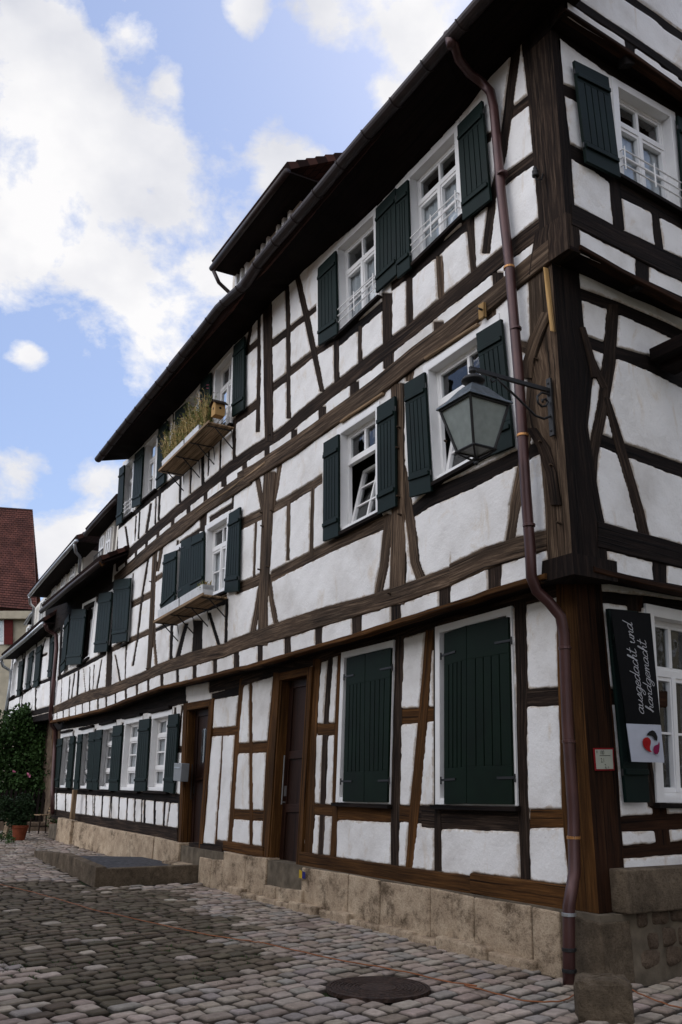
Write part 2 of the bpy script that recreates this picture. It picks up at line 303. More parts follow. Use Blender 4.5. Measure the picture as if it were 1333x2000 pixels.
# ------------------------------------------------------------------ mesh builder
COL = scene.collection
class MB:
    def __init__(s): s.v = []; s.f = []; s.g = []; s.t = []
    def add(s, vs, fs, gr=None, tone=None):
        b = len(s.v); s.v += [tuple(map(float, q)) for q in vs]; s.f += [tuple(b + i for i in q) for q in fs]
        if gr is not None: s.g += [tuple(q) for q in gr]
        elif True: s.g += [(0, 0, 0)] * len(vs)
        s.t += [tone or (1, 1, 1)] * len(vs); return s
    def hexa(s, p, gr=None):          # 8 points: bottom ring 0-3, top ring 4-7
        return s.add(p, [(0, 3, 2, 1), (4, 5, 6, 7), (0, 1, 5, 4), (1, 2, 6, 5), (2, 3, 7, 6), (3, 0, 4, 7)], gr)
    def box(s, o, ax, ay, az, sx, sy, sz, grain=None):   # o = centre, axes, half sizes
        o = np.array(o, float); ax, ay, az = [np.array(q, float) for q in (ax, ay, az)]
        p = [o + ax * sx * i + ay * sy * j + az * sz * k for k in (-1, 1) for i, j in ((-1, -1), (1, -1), (1, 1), (-1, 1))]
        r = rnd() * 9
        L = [sx, sy, sz]; la = L.index(max(L)); lb = (la + 1) % 3; lc = (la + 2) % 3
        gr = []
        for k in (-1, 1):
            for i, j in ((-1, -1), (1, -1), (1, 1), (-1, 1)):
                c = (i * sx, j * sy, k * sz); gr.append((c[la] + r * 3, c[lb] + c[lc], r))
        return s.hexa(p, gr)
    def tube(s, path, rad, seg=10, cap=True, grain=False):
        path = [np.array(q, float) for q in path]; n = len(path); vs = []; up0 = None; gr = []; cum = 0
        for i, p in enumerate(path):
            t = path[min(i + 1, n - 1)] - path[max(i - 1, 0)]; t /= (np.linalg.norm(t) + 1e-9)
            if up0 is None: up0 = np.array([0, 0, 1.]) if abs(t[2]) < .9 else np.array([1., 0, 0])
            a = np.cross(t, up0); a /= (np.linalg.norm(a) + 1e-9); b2 = np.cross(a, t); up0 = b2
            r = rad[i] if isinstance(rad, (list, tuple)) else rad
            if i: cum += np.linalg.norm(p - path[i - 1])
            for k in range(seg):
                q = 2 * math.pi * k / seg; vs.append(p + (a * math.cos(q) + b2 * math.sin(q)) * r); gr.append((cum, k / seg * .3, 1))
        fs = [(i * seg + k, i * seg + (k + 1) % seg, (i + 1) * seg + (k + 1) % seg, (i + 1) * seg + k) for i in range(n - 1) for k in range(seg)]
        if cap: fs += [tuple(range(seg))[::-1], tuple((n - 1) * seg + k for k in range(seg))]
        return s.add(vs, fs, gr)
    def lathe(s, o, prof, seg=24, az=(0, 0, 1)):
        o = np.array(o, float); vs = [o + np.array([r * math.cos(2 * math.pi * k / seg), r * math.sin(2 * math.pi * k / seg), z]) for r, z in prof for k in range(seg)]
        n = len(prof); fs = [(i * seg + k, i * seg + (k + 1) % seg, (i + 1) * seg + (k + 1) % seg, (i + 1) * seg + k) for i in range(n - 1) for k in range(seg)]
        fs += [tuple(range(seg))[::-1], tuple((n - 1) * seg + k for k in range(seg))]
        return s.add(vs, fs)
    def build(s, name, mat, parent=None, smooth=False, bevel=0, origin=None, mods=None):
        me = bpy.data.meshes.new(name); v = np.array(s.v, float)
        if parent is not None: off = root_loc(parent)
        elif origin is not None: off = np.array(origin, float)
        else: off = np.array([(v[:, 0].min() + v[:, 0].max()) / 2, (v[:, 1].min() + v[:, 1].max()) / 2, v[:, 2].min()])
        me.from_pydata([tuple(q) for q in (v - off)], [], s.f)
        a = me.attributes.new('gr', 'FLOAT_VECTOR', 'POINT'); a.data.foreach_set('vector', np.array(s.g, 'f').ravel())
        if any(q != (1, 1, 1) for q in s.t):
            c = me.color_attributes.new('tone', 'FLOAT_COLOR', 'POINT'); arr = np.ones((len(v), 4), 'f'); arr[:, :3] = s.t; c.data.foreach_set('color', arr.ravel())
        o = bpy.data.objects.new(name, me); COL.objects.link(o); me.materials.append(M[mat] if isinstance(mat, str) else mat)
        if smooth: me.polygons.foreach_set('use_smooth', [True] * len(me.polygons))
        if bevel:
            bm = o.modifiers.new('bevel', 'BEVEL'); bm.width = bevel; bm.segments = 2; bm.limit_method = 'ANGLE'
        if parent is not None: o.parent = parent
        else: o.location = off
        me.update(); return o
def root_loc(o):
    while o.parent is not None: o = o.parent
    return np.array(o.location)
def tag(o, label=None, cat=None, group=None, kind=None):
    for k, v in (('label', label), ('category', cat), ('group', group), ('kind', kind)):
        if v: o[k] = v
    return o
def empty(name, loc, label, cat, group=None):
    o = bpy.data.objects.new(name, None); COL.objects.link(o); o.location = tuple(map(float, loc)); o.empty_display_size = .2
    return tag(o, label, cat, group)
Z3 = np.array([0, 0, 1.])

# ------------------------------------------------------------------ timbers and plaster
BEAMS = {}      # plane key -> list of quads in (s, z)
def spans(plk, orient, s):
    pl = PL[plk]; e0, e1 = [], []
    for x, y, w_ in pts(s):
        h = w_ / 2
        if orient == 'V': e0.append(on(x - h, y, pl)); e1.append(on(x + h, y, pl))
        else: e0.append(on(x, y - h, pl)); e1.append(on(x, y + h, pl))
    return np.array(e0), np.array(e1)
PL = {'L0': L0, 'L1': L1, 'L2': L2, 'R0': R0, 'R1': R1, 'R2': R2, 'R3': R3, 'L3': ('L', -.15)}
def mask(plk, e0, e1):
    for i in range(len(e0) - 1): BEAMS.setdefault(plk, []).append(np.array([e0[i], e1[i], e1[i + 1], e0[i + 1]]))
def timber(name, plk, orient, mat, s, parent, front=None, back=-.07, jit=.005, build=True):
    e0, e1 = spans(plk, orient, s); mask(plk, e0, e1); pl = PL[plk]
    if not build: return
    if front is None: front = .010 + ru(0, .006) + (.004 if orient == 'V' else 0)
    A, B = [], []
    for i in range(len(e0) - 1):
        ln = np.linalg.norm((e0[i + 1] + e1[i + 1] - e0[i] - e1[i]) / 2); k = max(1, int(ln / .22))
        for j in range(k + (1 if i == len(e0) - 2 else 0)):
            f = j / k; A.append(e0[i] * (1 - f) + e0[i + 1] * f); B.append(e1[i] * (1 - f) + e1[i + 1] * f)
    vs, gr = [], []; cum = rnd() * 7; r = rnd() * 9; pm = None
    for i, (a, b) in enumerate(zip(A, B)):
        wd = np.linalg.norm(b - a); u = (b - a) / max(wd, 1e-6); a = a - u * (.006 + ru(-jit, jit)); b = b + u * (.006 + ru(-jit, jit)); wd = np.linalg.norm(b - a)
        c = min(.012, wd * .15); mid = (a + b) / 2
        if pm is not None: cum += np.linalg.norm(mid - pm)
        pm = mid; fr = front + ru(-.0015, .0015)
        for q, d, g in ((a, back, -.05), (a, fr - c, 0), (a + u * c, fr, c), (b - u * c, fr, wd - c), (b, fr - c, wd), (b, back, wd + .05)):
            vs.append(W(pl, q[0], q[1], d)); gr.append((cum, g, r))
    n = len(A); fs = [(i * 6 + k, (i + 1) * 6 + k, (i + 1) * 6 + k + 1, i * 6 + k + 1) for i in range(n - 1) for k in range(5)]
    fs += [tuple(range(6)), tuple((n - 1) * 6 + k for k in range(5, -1, -1))]
    mb = MB(); mb.add(vs, fs, gr); return mb.build(name, mat, parent)
def inside(poly, X, Y):
    r = np.zeros(X.shape, bool); n = len(poly); j = n - 1
    for i in range(n):
        xi, yi = poly[i]; xj, yj = poly[j]
        if yi != yj: r ^= ((yi > Y) != (yj > Y)) & (X < (xj - xi) * (Y - yi) / (yj - yi) + xi)
        j = i
    return r
def plaster_wall(name, plk, poly, holes, parent, d0=.0125, mat='plaster'):
    poly = np.array(poly); pl = PL[plk]
    s0, s1 = poly[:, 0].min(), poly[:, 0].max(); z0, z1 = poly[:, 1].min(), poly[:, 1].max()
    S = [s0]
    while S[-1] < s1: S.append(S[-1] + d0 * (1 + max(0, S[-1]) / 8))
    S = np.array(S); Zg = np.arange(z0, z1 + d0, d0); X, Y = np.meshgrid(S, Zg, indexing='ij')
    acc = np.zeros(X.shape); k = .007
    wob = .0035 * (np.sin(X * 21 + Y * 6) + np.sin(Y * 27 - X * 9 + 1) + np.sin(X * 47 + Y * 39)) / 2
    for q in BEAMS.get(plk, []):
        a0, a1 = np.searchsorted(S, q[:, 0].min() - .14), np.searchsorted(S, q[:, 0].max() + .14)
        b0, b1 = np.searchsorted(Zg, q[:, 1].min() - .14), np.searchsorted(Zg, q[:, 1].max() + .14)
        if a1 <= a0 or b1 <= b0: continue
        x = X[a0:a1, b0:b1]; y = Y[a0:a1, b0:b1]
        ar = sum(q[i][0] * q[(i + 1) % 4][1] - q[(i + 1) % 4][0] * q[i][1] for i in range(4)); qq = q if ar > 0 else q[::-1]
        sd_ = np.full(x.shape, -9.)
        for i in range(4):
            p, r = qq[i], qq[(i + 1) % 4]; e = r - p; l = np.hypot(*e)
            if l < 1e-5: continue
            sd_ = np.maximum(sd_, (e[1] * (x - p[0]) - e[0] * (y - p[1])) / l)
        acc[a0:a1, b0:b1] += np.exp(-np.clip(sd_, -.15, 1) / k)
    D = -k * np.log(acc + 1e-7) + wob
    t = np.clip((D + .013) / .021, 0, 1); t = t * t * (3 - 2 * t)
    hgt = -.032 + .055 * t + .003 * (np.sin(X * 3.1 + Y * 2.3) + np.sin(X * 7.3 - Y * 5.1) + .6 * np.sin(X * 13 + Y * 17))
    cx = (X[:-1, :-1] + X[1:, 1:]) / 2; cy = (Y[:-1, :-1] + Y[1:, 1:]) / 2
    keep = inside(poly, cx, cy)
    for h in holes: keep &= ~inside(h, cx, cy)
    # cells far below a beam front are never seen; drop them
    deep = (D[:-1, :-1] < -.045) & (D[1:, 1:] < -.045) & (D[1:, :-1] < -.045) & (D[:-1, 1:] < -.045); keep &= ~deep
    a, n = AX[pl[0]]; base = O - root_loc(parent)
    co = base[None, None, :] + X[..., None] * a + (pl[1] + hgt)[..., None] * n; co[..., 2] = Y - root_loc(parent)[2]
    nz = len(Zg); I, J = np.nonzero(keep); q = np.stack([I * nz + J, (I + 1) * nz + J, (I + 1) * nz + J + 1, I * nz + J + 1], 1)
    if pl[0] == 'L': q = q[:, ::-1]
    used, inv = np.unique(q, return_inverse=True); co = co.reshape(-1, 3)[used]; q = inv.reshape(-1, 4)
    me = bpy.data.meshes.new(name); me.vertices.add(len(co)); me.vertices.foreach_set('co', co.astype('f').ravel())
    me.loops.add(q.size); me.loops.foreach_set('vertex_index', q.astype('i').ravel()); me.polygons.add(len(q))
    me.polygons.foreach_set('loop_start', np.arange(0, q.size, 4, dtype='i')); me.polygons.foreach_set('use_smooth', [True] * len(q))
    me.update(calc_edges=True); me.validate()
    if len(me.vertices) == len(co):
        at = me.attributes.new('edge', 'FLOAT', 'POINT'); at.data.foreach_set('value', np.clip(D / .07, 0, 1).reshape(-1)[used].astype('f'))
    o = bpy.data.objects.new(name, me); COL.objects.link(o); me.materials.append(M[mat]); o.parent = parent; return o

# ------------------------------------------------------------------ windows, shutters
class Quad:
    """rectangle seen in the wall: x to the right, y up (metres), d outwards"""
    def __init__(s, plk, txt, d=0.0, pl=None):
        s.pl = pl or PL[plk]; s.d = d; pp = (s.pl[0], s.pl[1] + d)
        s.c = [np.array(on(x, y, pp)) for x, y, _ in pts(txt)]            # TL TR BR BL
        TL, TR, BR, BL = s.c; s.w = (np.linalg.norm(TR - TL) + np.linalg.norm(BR - BL)) / 2; s.h = (np.linalg.norm(TL - BL) + np.linalg.norm(TR - BR)) / 2
    def q(s, x, y):
        u, v = x / s.w, y / s.h; TL, TR, BR, BL = s.c
        return (TL * (1 - u) + TR * u) * v + (BL * (1 - u) + BR * u) * (1 - v)
    def p(s, x, y, d): a = s.q(x, y); return W(s.pl, a[0], a[1], s.d + d)
    def box(s, mb, x0, x1, y0, y1, d0, d1, vert=None):
        r = rnd() * 9; vert = (y1 - y0 > x1 - x0) if vert is None else vert
        P = [s.p(x, y, d) for d in (d0, d1) for x, y in ((x0, y0), (x1, y0), (x1, y1), (x0, y1))]
        gr = [((y if vert else x) + r * 3, (x if vert else y) + d, r) for d in (d0, d1) for x, y in ((x0, y0), (x1, y0), (x1, y1), (x0, y1))]
        mb.hexa(P, gr)
    def frame(s, mb, x0, x1, y0, y1, t, d0, d1, tb=None, tt=None):
        tb = t if tb is None else tb; tt = t if tt is None else tt
        s.box(mb, x0, x0 + t, y0, y1, d0, d1); s.box(mb, x1 - t, x1, y0, y1, d0, d1)
        s.box(mb, x0 + t, x1 - t, y0, y0 + tb, d0, d1 - .002); s.box(mb, x0 + t, x1 - t, y1 - tt, y1, d0, d1 - .002)
HOLES = {}
def window(plk, txt, parent, style='cross', rail=False, curtain=0, tilt=False, cas=.085, label=None, name='window'):
    Q = Quad(plk, txt); w_, h = Q.w, Q.h; m = .035
    HOLES.setdefault(plk, []).append([Q.q(m, m), Q.q(w_ - m, m), Q.q(w_ - m, h - m), Q.q(m, h - m)])
    mb = MB(); Q.frame(mb, 0, w_, 0, h, cas, -.02, .040, tb=.05)                       # casing
    Q.frame(mb, cas - .01, w_ - cas + .01, .04, h - cas + .01, .02, -.13, .0385)        # reveal
    win = mb.build(name, 'white', parent, bevel=.004)
    x0, x1, y0, y1 = cas + .01, w_ - cas - .01, .06, h - cas - .01; dk = -.125
    fr = MB(); Q.frame(fr, x0, x1, y0, y1, .035, dk, dk + .05)
    ty = y0 + (y1 - y0) * .685; xm = (x0 + x1) / 2; gl = MB(); bars = .022
    if style == 'cross':
        Q.box(fr, x0 + .03, x1 - .03, ty - .035, ty + .035, dk, dk + .065)
        Q.frame(fr, x0 + .03, x1 - .03, ty + .03, y1 - .03, .035, dk, dk + .04); Q.box(fr, xm - .02, xm + .02, ty + .06, y1 - .06, dk, dk + .045)
        Q.box(gl, x0 + .04, x1 - .04, ty + .05, y1 - .05, dk + .012, dk + .016)
        if not tilt:
            for a, b in ((x0 + .03, xm + .002), (xm + .004, x1 - .03)):
                Q.frame(fr, a, b, y0 + .03, ty - .03, .042, dk, dk + .055); yy = y0 + (ty - y0) * .5
                Q.box(fr, a + .04, b - .04, yy - bars / 2, yy + bars / 2, dk, dk + .045)
            Q.box(fr, xm - .028, xm + .028, y0 + .035, ty - .035, dk + .05, dk + .07)
            Q.box(gl, x0 + .04, x1 - .04, y0 + .05, ty - .05, dk + .010, dk + .014)
        else:                                                           # lower casement tilted inwards, resting on its bottom edge
            T = .16
            def tb_(mb2, a, b, c, d, e, f):
                pp = []
                for dd in (e, f):
                    for x, y in ((a, c), (b, c), (b, d), (a, d)):
                        pp.append(Q.p(x, y, dd - T * (y - y0) / (ty - y0) * 1.4))
                mb2.hexa(pp)
            a, b, c, d = x0 + .04, x1 - .04, y0 + .03, ty - .06
            tb_(fr, a, a + .05, c, d, dk, dk + .05); tb_(fr, b - .05, b, c, d, dk, dk + .05); tb_(fr, a + .05, b - .05, c, c + .05, dk, dk + .048); tb_(fr, a + .05, b - .05, d - .05, d, dk, dk + .048)
            tb_(fr, (a + b) / 2 - .015, (a + b) / 2 + .015, c + .05, d - .05, dk, dk + .045)
            for k in (1 / 3, 2 / 3): tb_(fr, a + .05, b - .05, c + (d - c) * k - .012, c + (d - c) * k + .012, dk, dk + .04)
            tb_(gl, a + .04, b - .04, c + .04, d - .04, dk + .01, dk + .014)
    else:                                                               # tall: light / two-row pair / light
        yA, yB = y0 + (y1 - y0) * .27, y0 + (y1 - y0) * .74
        for yy in (yA, yB): Q.box(fr, x0 + .03, x1 - .03, yy - .03, yy + .03, dk, dk + .06)
        for c, d in ((y0 + .03, yA - .025), (yA + .025, yB - .025), (yB + .025, y1 - .03)):
            Q.frame(fr, x0 + .03, xm, c, d, .035, dk, dk + .045); Q.frame(fr, xm + .003, x1 - .03, c, d, .035, dk, dk + .045)
        yy = (yA + yB) / 2; Q.box(fr, x0 + .05, x1 - .05, yy - .014, yy + .014, dk, dk + .04)
        Q.box(gl, x0 + .04, x1 - .04, y0 + .04, y1 - .04, dk + .010, dk + .014)
    fr.build('sash', 'white', win, bevel=.003); gl.build('pane', 'glass', win)
    if curtain:
        c = MB(); n = 26; yt = y1 if curtain == 1 else ty
        for lo, hi in (((0, .42), (.58, 1)) if curtain == 1 else ((0, 1),)):
            vs = []
            for i in range(n + 1):
                x = x0 + .02 + (x1 - x0 - .04) * (lo + (hi - lo) * i / n); dd = dk - .025 + .009 * math.sin(i * 1.9)
                vs += [Q.p(x, y0 + .01, dd), Q.p(x, yt - .02, dd)]
            c.add(vs, [(2 * i, 2 * i + 2, 2 * i + 3, 2 * i + 1) for i in range(n)])
        c.build('curtain', 'curtain', win, smooth=True)
    if rail:
        r = MB()
        for k in range(3):
            y = .14 + k * .10; r.tube([Q.p(cas * .6, y, .075), Q.p(w_ - cas * .6, y, .075)], .009, 8)
            for x in (cas * .6, w_ - cas * .6): r.tube([Q.p(x, y, .02), Q.p(x, y, .078)], .008, 6)
        for x in (cas * .8, w_ / 2, w_ - cas * .8): r.tube([Q.p(x, .08, .082), Q.p(x, .38, .082)], .008, 8)
        r.build('safety_rail', 'white', win)
    sl = MB(); Q.box(sl, -.03, w_ + .03, -.045, -.004, -.02, .085); sl.build('window_sill', 'black', win)
    return win
def shutter(plk, txt, parent, d=.10, closed=False, slot=True, side=0):
    Q = Quad(plk, txt, d=d); w_, h = Q.w, Q.h; mb = MB(); y0, y1 = h * .13, h * .87
    g = (.22, .78) if w_ > .3 else (.3, .7); k = 4 if w_ > .3 else 3
    gx = [w_ * (g[0] + (g[1] - g[0]) * i / (k - 1)) for i in range(k)]; gw = .006
    Q.box(mb, 0, w_, 0, h, -.035, -.012)
    ylo, yhi = h * .2, h * .8
    Q.box(mb, 0, w_, 0, ylo, -.0119, 0); Q.box(mb, 0, w_, yhi, h, -.0119, 0)
    xs = [0] + [v for q in gx for v in (q - gw, q + gw)] + [w_]
    for i in range(0, len(xs), 2): Q.box(mb, xs[i], xs[i + 1], ylo + .0005, yhi - .0005, -.0119, 0)
    gm = 'shadegreen' if closed and plk == 'L0' else 'green'; sh = mb.build('shutter', gm, parent, bevel=.003)
    if not closed:
        for y in (h * .135, h * .83): bt = MB(); Q.box(bt, .012, w_ - .012, y, y + .05, .0005, .022); bt.build('batten', 'green', sh, bevel=.006)
    for y in (h * .13, h * .86):
        hg = MB()
        if closed:
            x0 = 0 if side == 0 else w_ - .2; Q.box(hg, x0 - (.03 if side == 0 else 0), x0 + .2 + (.03 if side else 0), y, y + .022, .001, .009)
            x = -.045 if side == 0 else w_ + .045; hg.tube([Q.p(x, y - .03, .006), Q.p(x, y + .045, .006)], .01, 6)
        else:
            x = -.008 if Q.c[0][0] < 0 or rnd() < .5 else w_ + .008; hg.tube([Q.p(x, y + .0, -.01), Q.p(x, y + .06, -.01)], .009, 6)
        hg.build('hinge', 'iron', sh)
    return sh

# =================================================================== THE CORNER HOUSE
house = empty('timber_framed_house', (O[0], O[1], 0), 'large white half-timbered corner house with dark green shutters', 'house')
T = lambda name, plk, o, mat, s, **k: timber(name, plk, o, mat, s, house, **k)

# ---- upper storey, long front
W_ = window
W_('L2', 'E:968,655 A:182,635 A:205,1130 E:985,1140', house, rail=True, curtain=2)
W_('L2', 'E:598,1020 E:822,808 E:834,1280 E:612,1487', house, rail=True, curtain=2)
W_('L2', 'I:905,560 I:1040,410 J:1020,-240 J:885,-110', house, rail=True)
W_('L2', 'I:722,770 I:815,672 J:810,-45 J:712,45', house, curtain=2)
W_('L2', 'I:452,1050 I:540,960 J:528,185 J:425,275', house)
W_('L2', 'I:318,1187 I:385,1125 J:376,335 J:298,398', house, rail=True)
for q in ('A:160,655 A:287,522 A:331,1038 A:188,1148', 'E:802,820 E:903,712 E:910,1160 E:803,1258', 'E:908,722 E:967,668 E:980,1128 E:914,1182',
          'E:500,1130 E:592,1038 F:600,138 F:502,200', 'I:1020,420 I:1090,355 I:1086,830 I:1009,880', 'I:805,650 I:870,590 I:866,1020 I:800,1080',
          'I:640,850 I:715,785 I:712,1180 I:633,1240', 'I:532,955 I:590,905 J:567,140 J:515,185', 'I:378,1125 I:432,1075 J:413,283 J:357,306',
          'J:277,50 J:309,26 J:293,398 J:256,424'): shutter('L2', q, house)
# windows and closed shutters of the middle storey
W_('L1', 'F:612,640 F:836,490 F:838,1072 F:612,1187', house, tilt=True)
W_('L1', 'F:1062,312 B:392,300 B:436,975 F:1095,932', house, tilt=True)
W_('L1', 'J:850,425 J:1010,325 J:985,850 J:832,915', house, curtain=2)
W_('L1', 'J:655,558 J:760,498 J:750,860 J:638,925', house)
for q in ('F:530,707 F:607,660 F:607,1190 F:527,1220', 'F:808,520 F:900,462 F:905,1035 F:812,1078', 'F:950,400 F:1055,337 F:1090,958 F:978,990',
          'B:258,405 B:387,327 B:450,990 B:330,1040', 'J:990,345 J:1062,300 J:1050,848 J:960,858', 'J:750,492 J:826,458 J:822,815 J:738,862', 'J:567,612 J:648,582 J:635,912 J:542,1005'):
    shutter('L1', q, house, d=.09)
shutter('L1', 'J:680,522 J:748,492 J:737,862 J:656,906', house, d=.055, closed=True)
# ground floor, three panelled shop shutters and five narrow windows
for q, l, r in (('C:60,600 C:458,490 D:490,198 D:62,190', 'C:92,632 C:208,590 D:208,186 D:92,189', 'C:210,590 C:425,546 D:450,190 D:210,187'),
                ('G:637,467 G:910,400 G:890,1255 G:608,1245', 'G:652,495 G:747,470 G:741,1244 G:630,1241', 'G:749,470 G:882,440 G:862,1245 G:743,1245')):
    W_('L0', q, house, cas=.07)
    shutter('L0', l, house, d=.062, closed=True, side=0); shutter('L0', r, house, d=.068, closed=True, side=1)
for q in ('K:735,482 K:868,452 K:840,985 K:695,978', 'K:558,520 K:675,492 K:650,982 K:520,977', 'K:408,560 K:500,537 K:478,975 K:370,970',
          'K:275,590 K:355,570 K:335,967 K:242,965', 'K:150,610 K:217,595 K:192,962 K:115,960'):
    W_('L0', q, house, style='tall', curtain=1, cas=.09)
for q in ('K:830,488 K:895,478 K:862,1000 K:795,985', 'K:640,520 K:708,510 K:680,985 K:605,985', 'K:470,560 K:530,550 K:500,985 K:440,980',
          'K:356,587 K:398,582 K:366,980 K:334,975', 'K:312,602 K:354,597 K:332,975 K:296,970', 'K:240,615 K:268,612 K:240,980 K:212,972',
          'K:190,627 K:218,622 K:190,965 K:160,960', 'K:106,645 K:140,638 K:110,960 K:88,958'): shutter('L0', q, house, d=.09)
# low wing, middle storey: windows under the low eave
W_('L1', 'M:730,1020 M:850,960 N:790,370 N:700,440', house, cas=.06); W_('L1', 'M:930,935 M:1010,880 N:960,270 N:905,330', house, cas=.06)
W_('L1', 'J:335,770 J:372,742 J:345,1178 J:310,1200', house, cas=.05)
for q in ('J:242,775 J:350,762 J:322,1172 J:228,1190', 'J:145,865 J:228,850 J:195,1240 J:110,1250', 'M:625,1065 M:745,1065 N:700,430 N:572,440', 'M:560,1170 M:600,1110 N:560,470 N:522,510'):
    shutter('L1', q, house, d=.12)

# ---- timbers : upper storey (L2)
for s in ('F:245,-70,45 250,400,45 255,700,42', ): T('post', 'L2', 'V', 'dark', s, front=.03)
for mat, s in (('dark', 'F:202,20,18 200,350,18 194,650,22'), ('dark', 'E:345,1225,22 F:352,60,24 355,580,24'), ('dark', 'F:603,165,28 605,395,28'), ('dark', 'F:727,100,20 728,300,22'),
               ('dark', 'F:868,-70,52 872,320,48'), ('dark', 'E:982,1180,34 F:985,110,38'), ('old', 'E:1140,1070,38 1150,1290,38'), ('dark', 'A:232,1140,45 B:254,110,34'),
               ('dark', 'I:1035,890,22 1030,1170,22'), ('black', 'J:945,-140,12 940,80,12'), ('black', 'J:826,-30,20 828,180,20'), ('black', 'J:866,-90,10 863,100,10'), ('black', 'J:752,40,12 745,215,12'),
               ('black', 'J:683,110,16 678,275,16'), ('black', 'J:548,180,14 540,390,14'), ('black', 'J:526,210,10 516,415,10'), ('black', 'J:417,335,10 408,510,10'), ('black', 'J:392,360,8 385,520,8'),
               ('dark', 'J:268,430,14 268,720,14'), ('black', 'I:590,905,8 588,1000,8'), ('black', 'I:636,860,8 634,960,8')): T('post', 'L2', 'V', mat, s)
for mat, s in (('dark', 'E:398,1170,28 F:450,60,32 530,440,26'), ('dark', 'A:478,230,46 430,600,50 395,850,42 355,1000,38 315,1320,44'), ('dark', 'I:1140,290,20 1110,480,22'),
               ('dark', 'J:490,280,16 460,470,18'), ('dark', 'J:323,430,12 345,590,14')): T('brace', 'L2', 'V', mat, s)
for mat, s in (('dark', 'F:262,195,42 345,130,42'), ('dark', 'F:360,118,38 500,5,34'), ('dark', 'F:262,425,45 345,365,45'), ('dark', 'F:360,340,48 490,238,42 600,168,38'),
               ('black', 'F:604,192,50 840,-2,52'), ('dark', 'E:890,1228,44 985,1155,44'), ('black', 'E:980,1172,55 1290,905,55'), ('dark', 'A:190,1165,36 345,1035,50 430,925,65 575,820,68'),
               ('dark', 'A:300,735,50 345,712,50'), ('dark', 'A:430,610,64 550,512,62'), ('dark', 'I:1118,455,50 1195,385,50'), ('dark', 'I:1040,905,55 1190,790,62'),
               ('black', 'J:262,445,36 425,302,38 540,205,42 700,75,44 1045,-262,56')): T('rail', 'L2', 'H', mat, s)
U2 = 'J:262,672,60 300,645,60 430,528,62 545,425,70 700,294,72 850,172,75 1000,50,80 F:150,765,62 310,662,58 450,545,74 620,409,72 790,281,88 1000,117,85 B:60,280,90 170,190,90 370,32,100 520,-85,105 650,-180,105'
T('sill_beam', 'L2', 'H', 'dark', U2, front=.022)
for s in ('J:965,70,35 965,170,35', 'J:845,200,26 845,280,26', 'J:733,280,25 733,370,25', 'J:632,370,25 632,450,25', 'J:535,460,20 533,530,20', 'J:460,530,20 460,590,20', 'J:392,590,17 392,640,17', 'J:327,645,15 327,700,15',
          'F:125,800,27 125,880,27', 'F:243,690,28 243,800,28', 'F:384,640,32 384,720,32', 'F:530,520,40 532,600,40', 'F:697,390,47 697,470,47', 'F:882,240,45 882,350,45', 'F:1137,80,55 1137,170,55',
          'B:378,90,60 385,170,60'): T('joist_end', 'L2', 'V', 'dark', s)
P2 = 'J:262,775,55 300,745,57 430,637,80 545,540,80 700,425,100 850,307,78 1000,203,88 1150,100,96 F:100,905,80 180,862,80 400,722,88 600,576,90 800,437,102 1000,280,112 B:170,375,120 380,210,112 560,60,115 660,-20,115'
e0, e1 = spans('L2', 'H', P2); mask('L2', e0, e1)
T('wall_plate', 'L1', 'H', 'old', P2, front=.062, back=-.1)
T('moulding', 'L1', 'H', 'plank', 'F:640,600,6 860,452,8', front=.07, back=.03); T('moulding', 'L1', 'H', 'plank', 'B:15,540,7 290,362,9', front=.07, back=.03)
T('moulding', 'L1', 'H', 'plank', 'J:800,335,5 1000,200,5 1250,15,6', front=.069, back=.03)

# ---- timbers : middle storey (L1)
for mat, s in (('old', 'F:258,860,58 245,1100,55 235,1333,50 G:225,200,46 222,428,50'), ('old', 'F:925,400,66 930,800,62 925,1100,62 G:930,0,84 920,215,76'),
               ('old', 'J:520,560,30 505,850,28 488,1200,28 K:705,235,24')): T('post', 'L1', 'V', mat, s, front=.03)
for mat, s in (('old', 'F:355,1010,20 352,1320,20'), ('old', 'F:480,940,20 473,1290,22'), ('old', 'F:997,240,46 985,385,42'), ('old', 'B:335,240,52 345,335,50'),
               ('dark', 'J:374,735,8 330,1230,10'), ('old', 'J:1175,395,14 1160,760,14'), ('black', 'J:985,900,20 978,1185,20'), ('black', 'J:798,1040,62 790,1245,66'), ('black', 'J:627,1070,20 620,1295,22'),
               ('dark', 'J:835,300,50 828,460,40'), ('dark', 'J:1025,235,12 1018,310,12'), ('dark', 'N:965,285,50 945,700,52'), ('dark', 'N:1105,235,14 1095,565,12'),
               ('black', 'N:545,560,7 537,760,7'), ('black', 'N:615,540,8 602,750,9'), ('black', 'N:655,515,12 628,740,14'), ('black', 'N:692,490,18 678,720,18'), ('black', 'N:790,460,7 783,690,8'),
               ('black', 'N:825,440,8 815,670,8'), ('black', 'N:490,575,14 475,790,14'), ('dark', 'J:665,520,12 655,600,12'),
               ('old', 'B:460,-20,10 470,60,10')): T('post', 'L1', 'V', mat, s)
